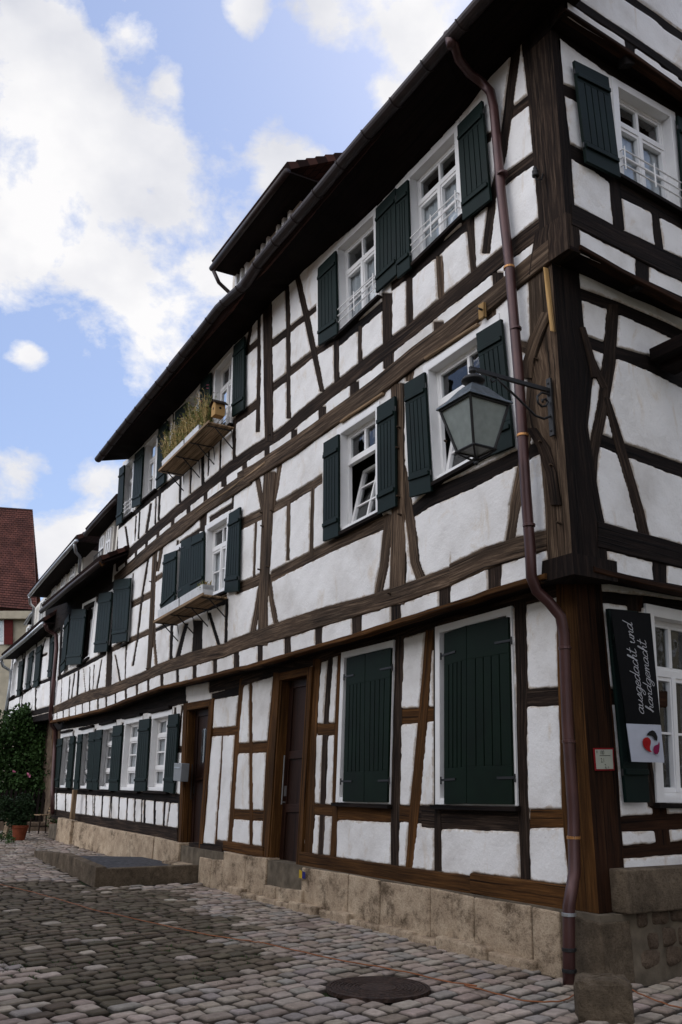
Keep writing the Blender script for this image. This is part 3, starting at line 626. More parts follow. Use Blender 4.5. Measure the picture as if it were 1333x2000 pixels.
for mat, s in (('old', 'F:190,868,28 224,1070,26'), ('old', 'F:318,770,24 272,1040,22'), ('old', 'G:218,60,22 160,428,32'), ('old', 'G:252,60,22 268,200,28 302,378,30'), ('old', 'F:880,1080,48 G:850,20,46 808,245,42'),
               ('old', 'F:948,830,36 1000,1200,52 G:1015,0,55 1062,130,56'), ('old', 'J:566,520,26 535,720,20'), ('old', 'J:510,1040,14 K:745,20,18 764,215,20'), ('dark', 'J:472,635,12 430,900,14 400,1180,14 372,1335,14'),
               ('black', 'J:722,1060,24 662,1285,28'), ('black', 'J:868,990,22 932,1200,22'), ('dark', 'N:1010,355,12 1052,590,16'), ('dark', 'N:892,395,12 848,655,16'), ('black', 'N:735,480,5 752,710,7'),
               ('old', 'B:560,640,50 520,1000,46 470,1300,58 C:462,30,48 428,245,50')): T('brace', 'L1', 'V', mat, s)
for mat, s in (('old', 'F:262,1055,48 400,978,48 532,893,46'), ('old', 'G:262,72,58 F:430,1320,54 610,1227,66 870,1112,74'), ('black', 'F:985,1075,60 B:30,1260,92 250,1165,88 450,1065,80 625,985,62'),
               ('old', 'J:360,940,40 500,865,42'), ('old', 'J:245,1222,34 335,1178,34 490,1108,34'), ('old', 'J:520,775,34 565,742,34'), ('black', 'J:510,1108,20 700,1020,34 985,900,60'),
               ('old', 'J:1065,430,56 1215,352,56'), ('old', 'J:1045,840,54 G:85,135,56 205,84,56'), ('old', 'F:90,1135,45 225,1068,45'), ('black', 'N:505,560,34 700,462,34 930,335,36'), ('black', 'N:980,310,34 1100,252,34'),
               ('dark', 'J:870,385,34 1022,290,38'), ('dark', 'J:675,540,26 808,455,30'), ('old', 'B:480,460,50 560,500,70')): T('rail', 'L1', 'H', mat, s)
S1 = 'K:82,462,40 100,453,44 250,390,62 330,362,68 450,333,62 550,292,65 660,247,62 760,200,68 870,160,78 1000,122,92 1200,70,84 G:60,436,74 130,410,74 350,340,92 550,278,94 750,222,86 1000,145,92 1200,70,95 C:134,328,108 320,243,112 480,192,108 640,150,100'
T('sill_beam', 'L1', 'H', 'old', S1, front=.035)
for x, y, w_ in ((1281, 150, 38), (1140, 172, 28), (1009, 205, 27), (896, 232, 18), (795, 262, 20), (705, 290, 15), (631, 315, 13), (560, 340, 14), (492, 365, 10), (431, 390, 13), (378, 410, 11), (323, 430, 7), (275, 448, 6), (232, 465, 6), (190, 477, 7), (150, 490, 7), (110, 500, 6)):
    T('joist_end', 'L1', 'V', 'dark', 'K:%g,%g,%g %g,%g,%g' % (x, y - 42, w_, x, y + 48, w_))
for x, y, w_ in ((83, 505, 26), (207, 480, 28), (350, 440, 33), (513, 385, 38), (710, 325, 50), (915, 260, 52), (1168, 175, 58)):
    T('joist_end', 'L1', 'V', 'dark', 'G:%g,%g,%g %g,%g,%g' % (x, y - 55, w_, x, y + 58, w_))
T('joist_end', 'L1', 'V', 'dark', 'C:362,270,70 362,410,68'); 
CORN = 'K:76,535,15 250,496,15 430,451,15 620,376,16 800,312,17 1000,268,18 1300,190,18 G:150,545,18 400,470,18 700,385,20 900,322,22 1180,234,22 1333,188,24 C:340,426,24 520,372,24 650,340,24'
T('cornice_moulding', 'L1', 'H', 'warm', CORN, front=.075, back=-.05)

pegs = [('F:932,628', .05), ('F:925,735', .05), ('F:930,988', .05), ('F:936,1082', .05), ('F:212,1072', .04), ('F:218,1142', .05), ('F:268,1062', .05), ('G:882,160', .05), ('G:203,35', .05), ('G:246,20', .05), ('U:1050,832', .05), ('U:1150,1050', .05), ('U:1000,60', .05),
        ('J:488,788', .05), ('K:700,190', .05), ('F:262,668', .06), ('F:1172,700', .03), ('C:700,60', .05)]
for q, l_ in pegs:
    x_, y_ = pts(q)[0][:2]; p_ = P3(x_, y_, L1, .03); mb = MB(); mb.tube([p_, p_ + nL * l_ + Z3 * .008], [.014, .011], 7); mb.build('wooden_peg', 'old', house)

# ---- timbers : ground floor (L0)
for mat, s in (('dark', 'G:934,380,44 918,1000,45 912,1255,46 H:908,508,38'), ('dark', 'G:1118,340,20 1120,900,22 H:1132,300,36 1133,535,40'), ('dark', 'G:573,490,28 545,900,30 530,1333,30 H:520,450,28'),
               ('warm', 'G:622,480,22 605,900,24 595,1333,30 H:588,458,36'), ('warm', 'G:112,600,24 85,900,25 60,1300,25 H:46,392,22'), ('warm', 'G:157,600,18 158,1333,18 H:160,405,18'),
               ('warm', 'G:290,570,30 255,1000,40 H:225,410,24'), ('warm', 'G:505,500,46 480,900,42 467,1333,45 H:455,445,42'),
               ('dark', 'C:495,470,66 505,900,60 D:505,100,54 D:525,580,56'), ('warm', 'K:1190,625,10 1165,1050,14 1143,1360,14'), ('dark', 'K:958,400,10 945,700,12'),
               ('dark', 'K:928,425,10 902,700,12'), ('dark', 'K:882,440,16 868,1020,22'), ('dark', 'K:720,500,14 690,985,20'), ('dark', 'K:540,540,12 512,985,14'), ('dark', 'K:362,580,8 355,600,8'), ('dark', 'K:222,590,6 205,760,8'),
               ('warm', 'K:88,560,16 78,1130,16')): T('post', 'L0', 'V', mat, s)
for xt, xb, w_ in ((108, 108, 7), (168, 165, 8), (228, 226, 10), (302, 299, 10), (343, 345, 4), (357, 352, 7), (408, 400, 10), (462, 450, 7), (470, 462, 5), (517, 511, 8), (570, 563, 8), (620, 617, 10), (665, 660, 6), (684, 678, 14), (748, 745, 12), (815, 806, 14), (850, 828, 7), (905, 903, 10)):
    T('post', 'L0', 'V', 'black', 'K:%g,%g,%g %g,%g,%g' % (xt, 990 + xt * .06, w_, xb, 1135 + xb * .115, w_))
for mat, s in (('warm', 'G:1090,350,42 1055,800,50 1015,1230,52 H:983,520,38'), ): T('brace', 'L0', 'V', mat, s)
for mat, s in (('warm', 'G:935,800,84 1120,785,70'), ('warm', 'H:925,237,84 1020,242,86'), ('dark', 'H:1020,242,92 1125,246,92'), ('warm', 'H:612,228,84 900,245,78'), ('dark', 'D:-20,252,110 80,258,116 485,272,118'),
               ('warm', 'G:505,866,58 612,864,62'), ('warm', 'H:480,214,56 610,225,60'), ('warm', 'G:80,966,50 260,955,58'), ('warm', 'H:52,240,50 235,250,55'), ('warm', 'K:1125,602,50 1290,588,56'),
               ('dark', 'C:530,968,90 720,960,90'), ('warm', 'D:545,265,96 750,262,96'), ('black', 'K:85,978,32 500,998,44 915,1035,62'), ('dark', 'K:875,715,40 930,712,40'),
               ('black', 'K:85,535,110 300,500,120 560,435,140 760,395,130 950,340,140'), ('black', 'K:1120,370,40 G:90,665,46 98,640,40'), ('dark', 'G:-60,630,90 90,590,110 290,530,110 480,505,60 640,440,60 950,350,80 1130,290,100 C:60,560,120 470,440,110 700,380,120')): T('rail', 'L0', 'H', mat, s)
T('sill_beam', 'L0', 'H', 'dark', 'K:214,1158,60 550,1214,80 905,1280,108', front=.05)
T('sill_beam', 'L0', 'H', 'dark', 'K:80,1130,58 212,1156,62', front=.045)
T('sill_beam', 'L0', 'H', 'dark', 'H:-15,392,30 28,404,44', front=.045)
T('sill_beam', 'L0', 'H', 'warm', 'H:25,405,46 232,438,50', front=.055)
T('sill_beam', 'L0', 'H', 'dark', 'L:1000,420,66 1172,438,70', front=.05)
T('sill_beam', 'L0', 'H', 'warm', 'H:425,472,68 900,553,88 1330,620,104', front=.055)
T('sill_beam', 'L0', 'H', 'warm', 'D:256,597,100 480,634,116 760,684,142', front=.065)

# ---- timbers : gable side (R0 R1 R2 R3)
for plk, mat, s in (('R0', 'umber', 'C:1095,440,60 1085,520,60'), ('R0', 'umber', 'D:1205,170,70 1228,400,78'), ('R0', 'dark', 'C:1062,440,60 1100,900,60 1140,1333,60 D:1180,200,60'),
                    ('R2', 'black', 'A:972,925,55 1000,1200,55'), ('R2', 'black', 'A:1183,1110,42 1212,1320,42'), ('R2', 'black', 'B:1118,10,70 1120,170,70'), ('R2', 'black', 'A:1395,900,50 1410,1300,50'),
                    ('R1', 'dark', 'B:968,255,62 945,560,70 918,760,62 860,1050,58 850,1240,60 C:885,60,60'), ('R1', 'black', 'C:1208,220,72 1210,390,72'), ('R1', 'black', 'C:1420,220,72 1422,450,72'),
                    ('R3', 'black', 'Y:748,430,104 758,700,104')): T('post', plk, 'V', mat, s)
for plk, mat, s in (('R1', 'dark', 'B:930,740,30 1000,980,50 1100,1333,52 C:1145,200,56'), ('R1', 'dark', 'B:800,420,30 860,560,40 920,690,40')): T('brace', plk, 'V', mat, s, front=.022)
for plk, mat, s in (('R0', 'umber', 'C:930,962,80 1250,975,80'), ('R0', 'umber', 'D:1000,292,78 1500,270,84'), ('R0', 'umber', 'D:1005,440,64 1500,400,70'), ('R0', 'black', 'C:880,440,60 1150,470,60 1500,520,70'),
                    ('R1', 'black', 'B:820,445,62 900,476,62 1000,512,62 1150,560,78 1333,652,84 1420,690,84'), ('R1', 'black', 'B:895,958,66 1040,1015,68 1333,1122,74 1450,1165,74'),
                    ('R1', 'black', 'B:780,195,62 1000,275,62 1250,385,70 1420,470,70'),
                    ('R2', 'black', 'A:700,468,62 830,530,66'), ('R2', 'black', 'A:735,785,76 850,845,80 985,955,60'), ('R2', 'black', 'A:980,975,84 1333,1165,76 1450,1225,76'), ('R2', 'black', 'A:680,170,60 900,330,70 1333,590,100')): T('rail', plk, 'H', mat, s)
T('sill_beam', 'R1', 'H', 'black', 'C:880,120,130 930,134,130 1130,186,128 1333,236,118 1450,265,118', front=.035)
T('sill_beam', 'R2', 'H', 'black', 'A:745,1125,110 800,1150,110 1000,1254,110 B:1333,85,124 1450,145,124', front=.035)
T('sill_beam', 'R3', 'H', 'black', 'Y:20,-60,90 240,100,104 500,270,96 760,440,96 1050,640,96 1333,850,110 1600,1040,110', front=.03)
T('rail', 'R3', 'H', 'black', 'Y:640,-80,90 900,100,96 1333,420,104 1600,620,104')
for plk, s in (('R1', 'C:850,305,22 930,325,22 1333,418,24 1450,446,24'), ('R2', 'B:782,-33,18 785,-31,18 1000,90,22 1333,262,24 1450,325,24'), ('R3', 'Y:20,140,24 340,345,30 780,640,36 1333,1040,42 1600,1230,44')):
    T('cornice_moulding', plk, 'H', 'umber', s, front=.06, back=-.05)
W_('R2', 'A:952,408 A:1280,597 A:1338,1128 A:985,925', house, rail=True, curtain=2)
W_('R0', 'C:1125,478 C:1460,545 D:1500,185 D:1185,180', house, cas=.1)
shutter('R2', 'A:772,312 A:950,402 A:1014,925 A:836,838', house, d=.10); shutter('R2', 'A:1310,600 A:1480,700 A:1540,1260 A:1352,1140', house, d=.10)
shutter('R0', 'C:948,502 C:1100,515 D:1165,180 D:1045,180', house, d=.10)

# ---- corner posts (one solid timber per storey, turning the corner)
def interp_edge(plk, txt):
    a = sorted([on(x, y, PL[plk]) for x, y, _ in pts(txt)], key=lambda q: q[1]); return [q[1] for q in a], [q[0] for q in a]
def corner_post(Lk, Rk, ltxt, rtxt, z0, z1, mat, front=.028, name='corner_post', rmat=None):
    lz, ls = interp_edge(Lk, ltxt); rz, rt = interp_edge(Rk, rtxt); ol, orr = PL[Lk][1] + front, PL[Rk][1] + front
    sc, tcn = corner_s(ol, orr), corner_t(ol, orr); zs = np.linspace(z0, z1, max(3, int((z1 - z0) / .12)))
    vs, gr = [], []; r = rnd() * 9
    for z in zs:
        s = np.interp(z, lz, ls) + ru(-.004, .004); t = np.interp(z, rz, rt) + ru(-.004, .004)
        rows = [(W(PL[Lk], s, z, -.07), 0), (W(PL[Lk], s, z, front), .07), (W(PL[Lk], sc + .02, z, front), .3), (W(PL[Rk], tcn + .02, z, front), .34), (W(PL[Rk], t, z, front), .55), (W(PL[Rk], t, z, -.07), .6)]
        for p, g in rows: vs.append(p); gr.append((z, g, r))
    n = len(zs)
    for half, (mt, off_) in enumerate(((mat, 0), (rmat or mat, 3))):
        v4, g4 = [], []
        for i in range(n):
            cz = (np.array(vs[i * 6 + 2]) + np.array(vs[i * 6 + 3])) / 2; inn = (np.array(vs[i * 6]) + np.array(vs[i * 6 + 5])) / 2
            q = [vs[i * 6], vs[i * 6 + 1], cz, inn] if half == 0 else [cz, vs[i * 6 + 4], vs[i * 6 + 5], inn]
            v4 += q; g4 += [(zs[i], [0, .05, .32, .5][k] if half == 0 else [.32, .6, .65, .5][k], r + half * 3) for k in range(4)]
        fs = [(i * 4 + k, i * 4 + (k + 1) % 4, (i + 1) * 4 + (k + 1) % 4, (i + 1) * 4 + k) for i in range(n - 1) for k in range(4)] + [(3, 2, 1, 0), tuple((n - 1) * 4 + k for k in range(4))]
        mb = MB(); mb.add(v4, fs, g4); mb.build(name, mt, house)
    for i in range(n - 1):
        BEAMS.setdefault(Lk, []).append(np.array([(sc - .2, zs[i]), (np.interp(zs[i], lz, ls), zs[i]), (np.interp(zs[i + 1], lz, ls), zs[i + 1]), (sc - .2, zs[i + 1])]))
        BEAMS.setdefault(Rk, []).append(np.array([(tcn - .2, zs[i]), (np.interp(zs[i], rz, rt), zs[i]), (np.interp(zs[i + 1], rz, rt), zs[i + 1]), (tcn - .2, zs[i + 1])]))
r1b_, r2b_, r3b_ = [float(np.mean([on(x, y, PL[k])[1] for x, y, _ in pts(t)])) for k, t in (('R1', 'C:930,325 1333,418'), ('R2', 'B:785,-30 1333,262'), ('R3', 'Y:20,140 780,640 1333,1040'))]
zc = lambda x, y, k: on(x, y, PL[k])[1]
corner_post('L2', 'R2', 'A:508,250 538,500 570,850 598,1170', 'A:675,205 705,480 742,780 760,1090', zc(1100, 480, 'L2'), zc(1060, 40, 'L2'), 'dark', rmat='black')  # right face in black oak, painting in its shade
corner_post('L1', 'R1', 'B:530,-60 545,180 552,420 515,520 560,640 540,800 560,900 605,1040 C:632,0 640,180', 'B:795,225 812,400 835,500 860,600 830,900 870,1150 C:915,60', zc(1110, 1090, 'L1'), zc(1095, 500, 'L1'), 'old', rmat='black')  # right face coloured near black because the light comes from the left
T('brace', 'L1', 'V', 'old', 'B:640,300,44 590,430,56 545,560,54 540,640,44', front=.05)
T('brace', 'L1', 'V', 'dark', 'B:560,900,50 625,1000,56 665,1130,50 690,1300,46', front=.05)
T('split_edge', 'L1', 'V', 'pine', 'B:643,70,5 660,230,8 682,400,5', front=.075, back=.03)
T('brace', 'R1', 'V', 'dark', 'B:800,380,24 850,560,30 862,640,26', front=.05)
corner_post('L1', 'R1', 'C:640,120 625,220 622,360', 'C:965,120 965,205 972,320', r1b_ - .05, zc(1110, 1085, 'L1'), 'black', front=.05, name='corner_block')
corner_post('L2', 'R2', 'A:596,1110 A:560,1333 B:540,150', 'A:768,1080 785,1210 B:792,0', r2b_, zc(1095, 425, 'L2'), 'dark', front=.032, name='corner_block')
corner_post('L2', 'R3', 'A:590,0 A:508,240', 'A:712,0 A:705,80', r3b_, r3b_ + .5, 'black', front=.03, name='corner_block')
corner_post('L0', 'R0', 'C:690,420 698,900 D:720,250 D:765,700', 'C:905,450 945,900 985,1333 D:1012,450 1030,690', zc(1165, 1783, 'L0'), zc(1120, 1120, 'L0'), 'warm', rmat='umber')

# ---- plaster fields
def zline(txt, plk):
    a = sorted([on(x, y, PL[plk]) for x, y, _ in pts(txt)]); return [list(q) for q in a]
TOP2 = 'I:290,1195 430,1070 590,900 715,780 870,585 1020,425 1125,325 1280,120 E:415,1160 800,830 965,655 1230,370 A:345,400 480,255 600,130'
top2 = zline(TOP2, 'L2'); pm = zline(P2, 'L2'); cb = zline(CORN, 'L1'); pm1 = zline(P2, 'L1')
sEnd2 = on(231, 1030, L2)[0]; sEnd1 = on(103, 1390, L1)[0]; sEnd0 = sEnd1 - .1
cut = lambda ln, a, b: [[a, np.interp(a, [q[0] for q in ln], [q[1] for q in ln])]] + [q for q in ln if a < q[0] < b] + [[b, np.interp(b, [q[0] for q in ln], [q[1] for q in ln])]]
c2 = corner_s(.31, .5) + .1; c1 = corner_s(.28, .25) + .1; c0 = corner_s(0, 0) + .1
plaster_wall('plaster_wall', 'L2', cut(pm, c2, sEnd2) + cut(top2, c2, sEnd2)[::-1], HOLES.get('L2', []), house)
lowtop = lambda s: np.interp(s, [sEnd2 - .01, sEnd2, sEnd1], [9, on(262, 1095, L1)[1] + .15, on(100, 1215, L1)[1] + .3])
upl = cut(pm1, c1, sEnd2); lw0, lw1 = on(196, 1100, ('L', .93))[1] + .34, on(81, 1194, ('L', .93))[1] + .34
T('rail', 'L1', 'H', 'black', 'M:400,1180,260 560,1080,240 700,985,230 870,870,240 1015,745,230')  # dark strip over the plaster, painting in the low eave's deep shade
for q in ('J:238,840,24 J:222,1235,24', 'N:545,60,22 525,560,20', 'M:765,1060,24 N:715,440,24'): T('post', 'L1', 'V', 'black', q)  # black strips between the shutters, eave shade painted as timber
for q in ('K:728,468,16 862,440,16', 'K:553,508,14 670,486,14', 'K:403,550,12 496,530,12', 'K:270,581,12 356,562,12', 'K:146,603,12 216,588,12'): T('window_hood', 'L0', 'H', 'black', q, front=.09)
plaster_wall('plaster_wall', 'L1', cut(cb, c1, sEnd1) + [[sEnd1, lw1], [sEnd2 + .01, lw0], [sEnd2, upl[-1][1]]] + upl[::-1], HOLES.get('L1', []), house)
door_holes = []
def door(plk, txt, jamb, mat='door', arch=False):
    Q = Quad(plk, txt); w_, h = Q.w, Q.h; HOLES.setdefault(plk, []).append([Q.q(.03, 0), Q.q(w_ - .03, 0), Q.q(w_ - .03, h - .03), Q.q(.03, h - .03)])
    f = MB(); Q.box(f, 0, jamb, 0, h, -.22, .05); Q.box(f, w_ - jamb, w_, 0, h, -.22, .05); Q.box(f, jamb, w_ - jamb, h - jamb * .8, h, -.22, .048)
    Q.box(f, jamb, jamb + .03, 0, h - jamb * .8, -.21, .03); Q.box(f, w_ - jamb - .03, w_ - jamb, 0, h - jamb * .8, -.21, .03)
    fo = f.build('door_frame', 'warm', house, bevel=.004)
    x0, x1, y1 = jamb + .03, w_ - jamb - .03, h - jamb * .8; b = MB(); Q.box(b, x0, x1, 0.02, y1, -.17, -.13)
    st = .11
    Q.frame(b, x0, x1, .02, y1, st, -.1299, -.108); 
    for yy in ((y1 * .34, y1 * .38), (y1 * .60, y1 * .64)) if not arch else ((y1 * .5, y1 * .54),): Q.box(b, x0 + st, x1 - st, yy[0], yy[1], -.1299, -.109)
    do = b.build('door', mat, house, bevel=.004)
    hd = MB(); hd.tube([Q.p(x0 + .07, y1 * .38, -.06), Q.p(x0 + .07, y1 * .62, -.06)], .009, 8); hd.tube([Q.p(x0 + .07, y1 * .39, -.11), Q.p(x0 + .07, y1 * .39, -.055)], .009, 6)
    Q.box(hd, x0 + .04, x0 + .1, y1 * .42, y1 * .47, -.108, -.10); hd.build('handle', 'iron' if arch else 'steel', do)
    if arch:
        g = MB(); cx, cy, rr = (x0 + x1) / 2, y1 * .78, (x1 - x0) * .22
        vs = [Q.p(cx + rr * math.cos(t), cy + rr * math.sin(t), -.105) for t in np.linspace(0, math.pi, 14)] + [Q.p(cx - rr, y1 * .62, -.105), Q.p(cx + rr, y1 * .62, -.105)]
        g.add(vs, [tuple(range(len(vs)))]); g.build('pane', 'glass', do)
        g = MB()
        for xx in (-rr * .33, rr * .33): Q.box(g, cx + xx - .008, cx + xx + .008, y1 * .62, cy + rr * .9, -.104, -.095)
        g.build('glazing_bar', 'iron', do)
    return Q
door('L0', 'G:298,578 G:488,538 H:424,617 H:228,604', .13)
door('L0', 'K:945,415 K:1142,380 L:1066,425 L:938,472', .16, arch=True)
z0s = [[c0, .45], [sEnd0, .45]]
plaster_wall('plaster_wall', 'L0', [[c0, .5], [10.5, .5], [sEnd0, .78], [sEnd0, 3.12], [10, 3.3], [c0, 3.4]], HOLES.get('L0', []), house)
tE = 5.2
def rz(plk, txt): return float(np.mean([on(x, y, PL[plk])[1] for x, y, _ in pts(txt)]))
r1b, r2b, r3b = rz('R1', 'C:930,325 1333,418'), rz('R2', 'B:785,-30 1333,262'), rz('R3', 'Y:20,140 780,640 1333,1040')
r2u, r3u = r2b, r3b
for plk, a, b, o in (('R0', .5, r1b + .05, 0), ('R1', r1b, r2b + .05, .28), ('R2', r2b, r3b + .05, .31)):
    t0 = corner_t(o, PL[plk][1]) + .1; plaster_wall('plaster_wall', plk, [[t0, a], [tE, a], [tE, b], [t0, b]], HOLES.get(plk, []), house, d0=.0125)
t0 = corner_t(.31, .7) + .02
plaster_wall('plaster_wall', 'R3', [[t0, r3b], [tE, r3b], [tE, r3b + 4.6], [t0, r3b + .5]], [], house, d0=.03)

# soffits of the jetties, body behind the fronts, eaves, roof
def strip(name, A, B, th, mat, parent, n=Z3, **k):
    mb = MB(); m_ = len(A); vs, gr = [], []; c = 0
    for i in range(m_):
        if i: c += np.linalg.norm(A[i] - A[i - 1])
        wd = np.linalg.norm(B[i] - A[i])
        for p, g in ((A[i], 0), (B[i], wd), (B[i] + n * th, wd), (A[i] + n * th, 0)): vs.append(p); gr.append((c, g, 2))
    fs = [(i * 4 + j, i * 4 + (j + 1) % 4, (i + 1) * 4 + (j + 1) % 4, (i + 1) * 4 + j) for i in range(m_ - 1) for j in range(4)] + [(3, 2, 1, 0), tuple((m_ - 1) * 4 + j for j in range(4))]
    mb.add(vs, fs, gr); return mb.build(name, mat, parent, **k)
cbx = cut(cb, corner_s(.28, .25), sEnd1)
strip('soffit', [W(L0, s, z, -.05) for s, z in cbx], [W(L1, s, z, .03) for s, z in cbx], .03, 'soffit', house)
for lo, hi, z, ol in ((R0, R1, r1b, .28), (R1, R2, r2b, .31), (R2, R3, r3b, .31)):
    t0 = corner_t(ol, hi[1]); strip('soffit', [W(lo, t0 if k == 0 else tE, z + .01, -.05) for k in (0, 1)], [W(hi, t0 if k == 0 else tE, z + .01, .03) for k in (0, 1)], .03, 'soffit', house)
def gtube(name, path, r, mat, parent): mb = MB(); mb.tube(path, r, 12); return mb.build(name, mat, parent, smooth=True)
GOFF = ('L', .31 + .72)
gut = sorted([on(x, y, GOFF) for x, y, _ in pts('P:192,898 261,811 330,727 402,637 432,598 480,555 512,505 564,445 628,370 695.6,287.5 782,190 875.6,80 1000,-62')])
gut = [q for q in gut]; gut = [(-1.15, gut[0][1] + .0)] + [q for q in gut if q[0] > -.9]
gs, gz = [q[0] for q in gut], [q[1] for q in gut]
GZ = lambda s: float(np.interp(s, gs, gz)); TZ = lambda s: float(np.interp(s, [q[0] for q in top2], [q[1] for q in top2]))
sG1 = gs[-1]
stn = list(np.linspace(-1.1, sG1, 30))
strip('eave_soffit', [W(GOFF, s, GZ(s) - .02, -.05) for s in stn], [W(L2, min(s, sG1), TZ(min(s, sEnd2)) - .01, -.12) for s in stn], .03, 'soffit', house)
mb = MB()   # half-round gutter
for i, s in enumerate(stn): pass
prof = [(math.cos(a) * .085, math.sin(a) * .085) for a in np.linspace(math.pi, 2 * math.pi, 9)] + [(.078, .0)] + [(math.cos(a) * .075, math.sin(a) * .075) for a in np.linspace(2 * math.pi, math.pi, 9)]
vs = []; np_ = len(prof)
for s in stn:
    for a, b in prof: vs.append(W(GOFF, s, GZ(s) + b + .02, a))
fs = [(i * np_ + k, i * np_ + (k + 1) % np_, (i + 1) * np_ + (k + 1) % np_, (i + 1) * np_ + k) for i in range(len(stn) - 1) for k in range(np_)] + [tuple(range(np_)), tuple((len(stn) - 1) * np_ + k for k in range(np_))]
mb.add(vs, fs); gutter = mb.build('gutter', 'gutter', house, smooth=False)
mb = MB()
for s in np.arange(-.6, sG1, .62): mb = MB(); mb.tube([W(GOFF, s, GZ(s) + .02 + .09 * math.sin(a), .09 * math.cos(a)) for a in np.linspace(math.pi, 2 * math.pi, 9)], .010, 6); mb.build('gutter_bracket', 'gutter', gutter)
def slab(name, e0, e1, r0, r1, th, mat, parent, rows=1):      # roof slab between eave edge and ridge edge
    e0, e1, r0, r1 = [np.array(q, float) for q in (e0, e1, r0, r1)]; nn = np.cross(e1 - e0, r0 - e0); nn /= np.linalg.norm(nn); nn = nn if nn[2] > 0 else -nn
    mb = MB(); lu = np.linalg.norm(e1 - e0); lv = np.linalg.norm(r0 - e0); nr = max(1, int(lv / .19))
    for i in range(nr):
        a, b = i / nr, (i + 1) / nr; p = [e0 + (r0 - e0) * a, e1 + (r1 - e1) * a, e1 + (r1 - e1) * b, e0 + (r0 - e0) * b]
        lift = [.028, .028, .0, .0]; g = [(0, a * lv, 0), (lu, a * lv, 0), (lu, b * lv, 0), (0, b * lv, 0)]
        mb.hexa([q - nn * th for q in p] + [q + nn * l for q, l in zip(p, lift)], g + g)
    return mb.build(name, mat, parent)
RUN = 4.9
def rp(s, off, dz): return W(('L', off), s, dz)
zE = (GZ(0) + GZ(sG1)) / 2
slab('roof', W(GOFF, -1.1, GZ(-.8) + .11, -.04), W(GOFF, sG1 + .02, GZ(sG1) + .11, -.04), W(GOFF, -1.1, GZ(-.8) + 4.4, -RUN), W(GOFF, sG1 + .02, GZ(sG1) + 4.4, -RUN), .10, 'tiledark', house)
slab('roof', W(GOFF, -1.1, GZ(-.8) + 4.4, -RUN), W(GOFF, sG1 + .02, GZ(sG1) + 4.4, -RUN), W(GOFF, -1.1, GZ(-.8) + .1, -RUN * 2), W(GOFF, sG1 + .02, GZ(sG1) + .1, -RUN * 2), .10, 'tiledark', house)
# closed dark body behind the fronts (rooms) so windows look into depth
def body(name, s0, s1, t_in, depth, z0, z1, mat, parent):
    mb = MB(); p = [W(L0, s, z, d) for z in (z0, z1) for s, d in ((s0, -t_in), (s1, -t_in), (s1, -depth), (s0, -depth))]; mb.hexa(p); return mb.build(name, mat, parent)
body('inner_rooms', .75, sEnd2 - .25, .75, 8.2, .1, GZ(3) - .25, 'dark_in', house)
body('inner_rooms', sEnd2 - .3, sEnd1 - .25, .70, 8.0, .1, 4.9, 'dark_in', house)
# end wall of the high part, above the low wing
mb = MB(); mb.hexa([W(L2, s, z, d) for z in (5.9, GZ(sG1) - .02) for s, d in ((sEnd2 - .1, .02), (sEnd2 + .02, .02), (sEnd2 + .02, -8), (sEnd2 - .1, -8))]); mb.build('end_wall', 'render', house)
mb = MB(); mb.hexa([W(L1, s, z, d) for z in (3.15, 5.6) for s, d in ((sEnd1 - .1, .0), (sEnd1 + .02, .0), (sEnd1 + .02, -6), (sEnd1 - .1, -6))]); mb.build('end_wall', 'render', house)

# low wing eave and roof, dormers above it
def eave_roof(parent, off, txt, run, rise, sz=.05, walltxt=None, wpl=None, gmat='gutter', rmat='tiledark', sof=.5, gr=.06):
    pl = ('L', off); q = sorted([on(x, y, pl) for x, y, _ in pts(txt)]); A = [W(pl, s, z) for s, z in q]
    gtube('gutter', A, gr, gmat, parent)
    (sa, za), (sb, zb) = q[0], q[-1]
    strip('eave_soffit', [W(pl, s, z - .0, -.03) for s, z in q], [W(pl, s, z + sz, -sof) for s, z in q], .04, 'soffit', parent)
    slab('roof', W(pl, sa, za + .15, .0), W(pl, sb, zb + .15, .0), W(pl, sa, za + .15 + rise, -run), W(pl, sb, zb + .15 + rise, -run), .08, rmat, parent)
    return q
lowq = eave_roof(house, .28 + .65, 'M:870,668 620,865 360,1085', 3.6, 2.0, sz=.36, sof=.72)
wa, wb = P3(*pts('M:872,676')[0][:2], ('L', .93)), P3(*pts('M:1018,572')[0][:2], ('L', .36)); wx = wb - wa; wl_ = np.linalg.norm(wx); wx /= wl_; wd = MB(); wd.box((wa + wb) / 2, wx, dL, np.cross(wx, dL), wl_ / 2, .02, .09); wd.build('fascia_board', 'warm', house)
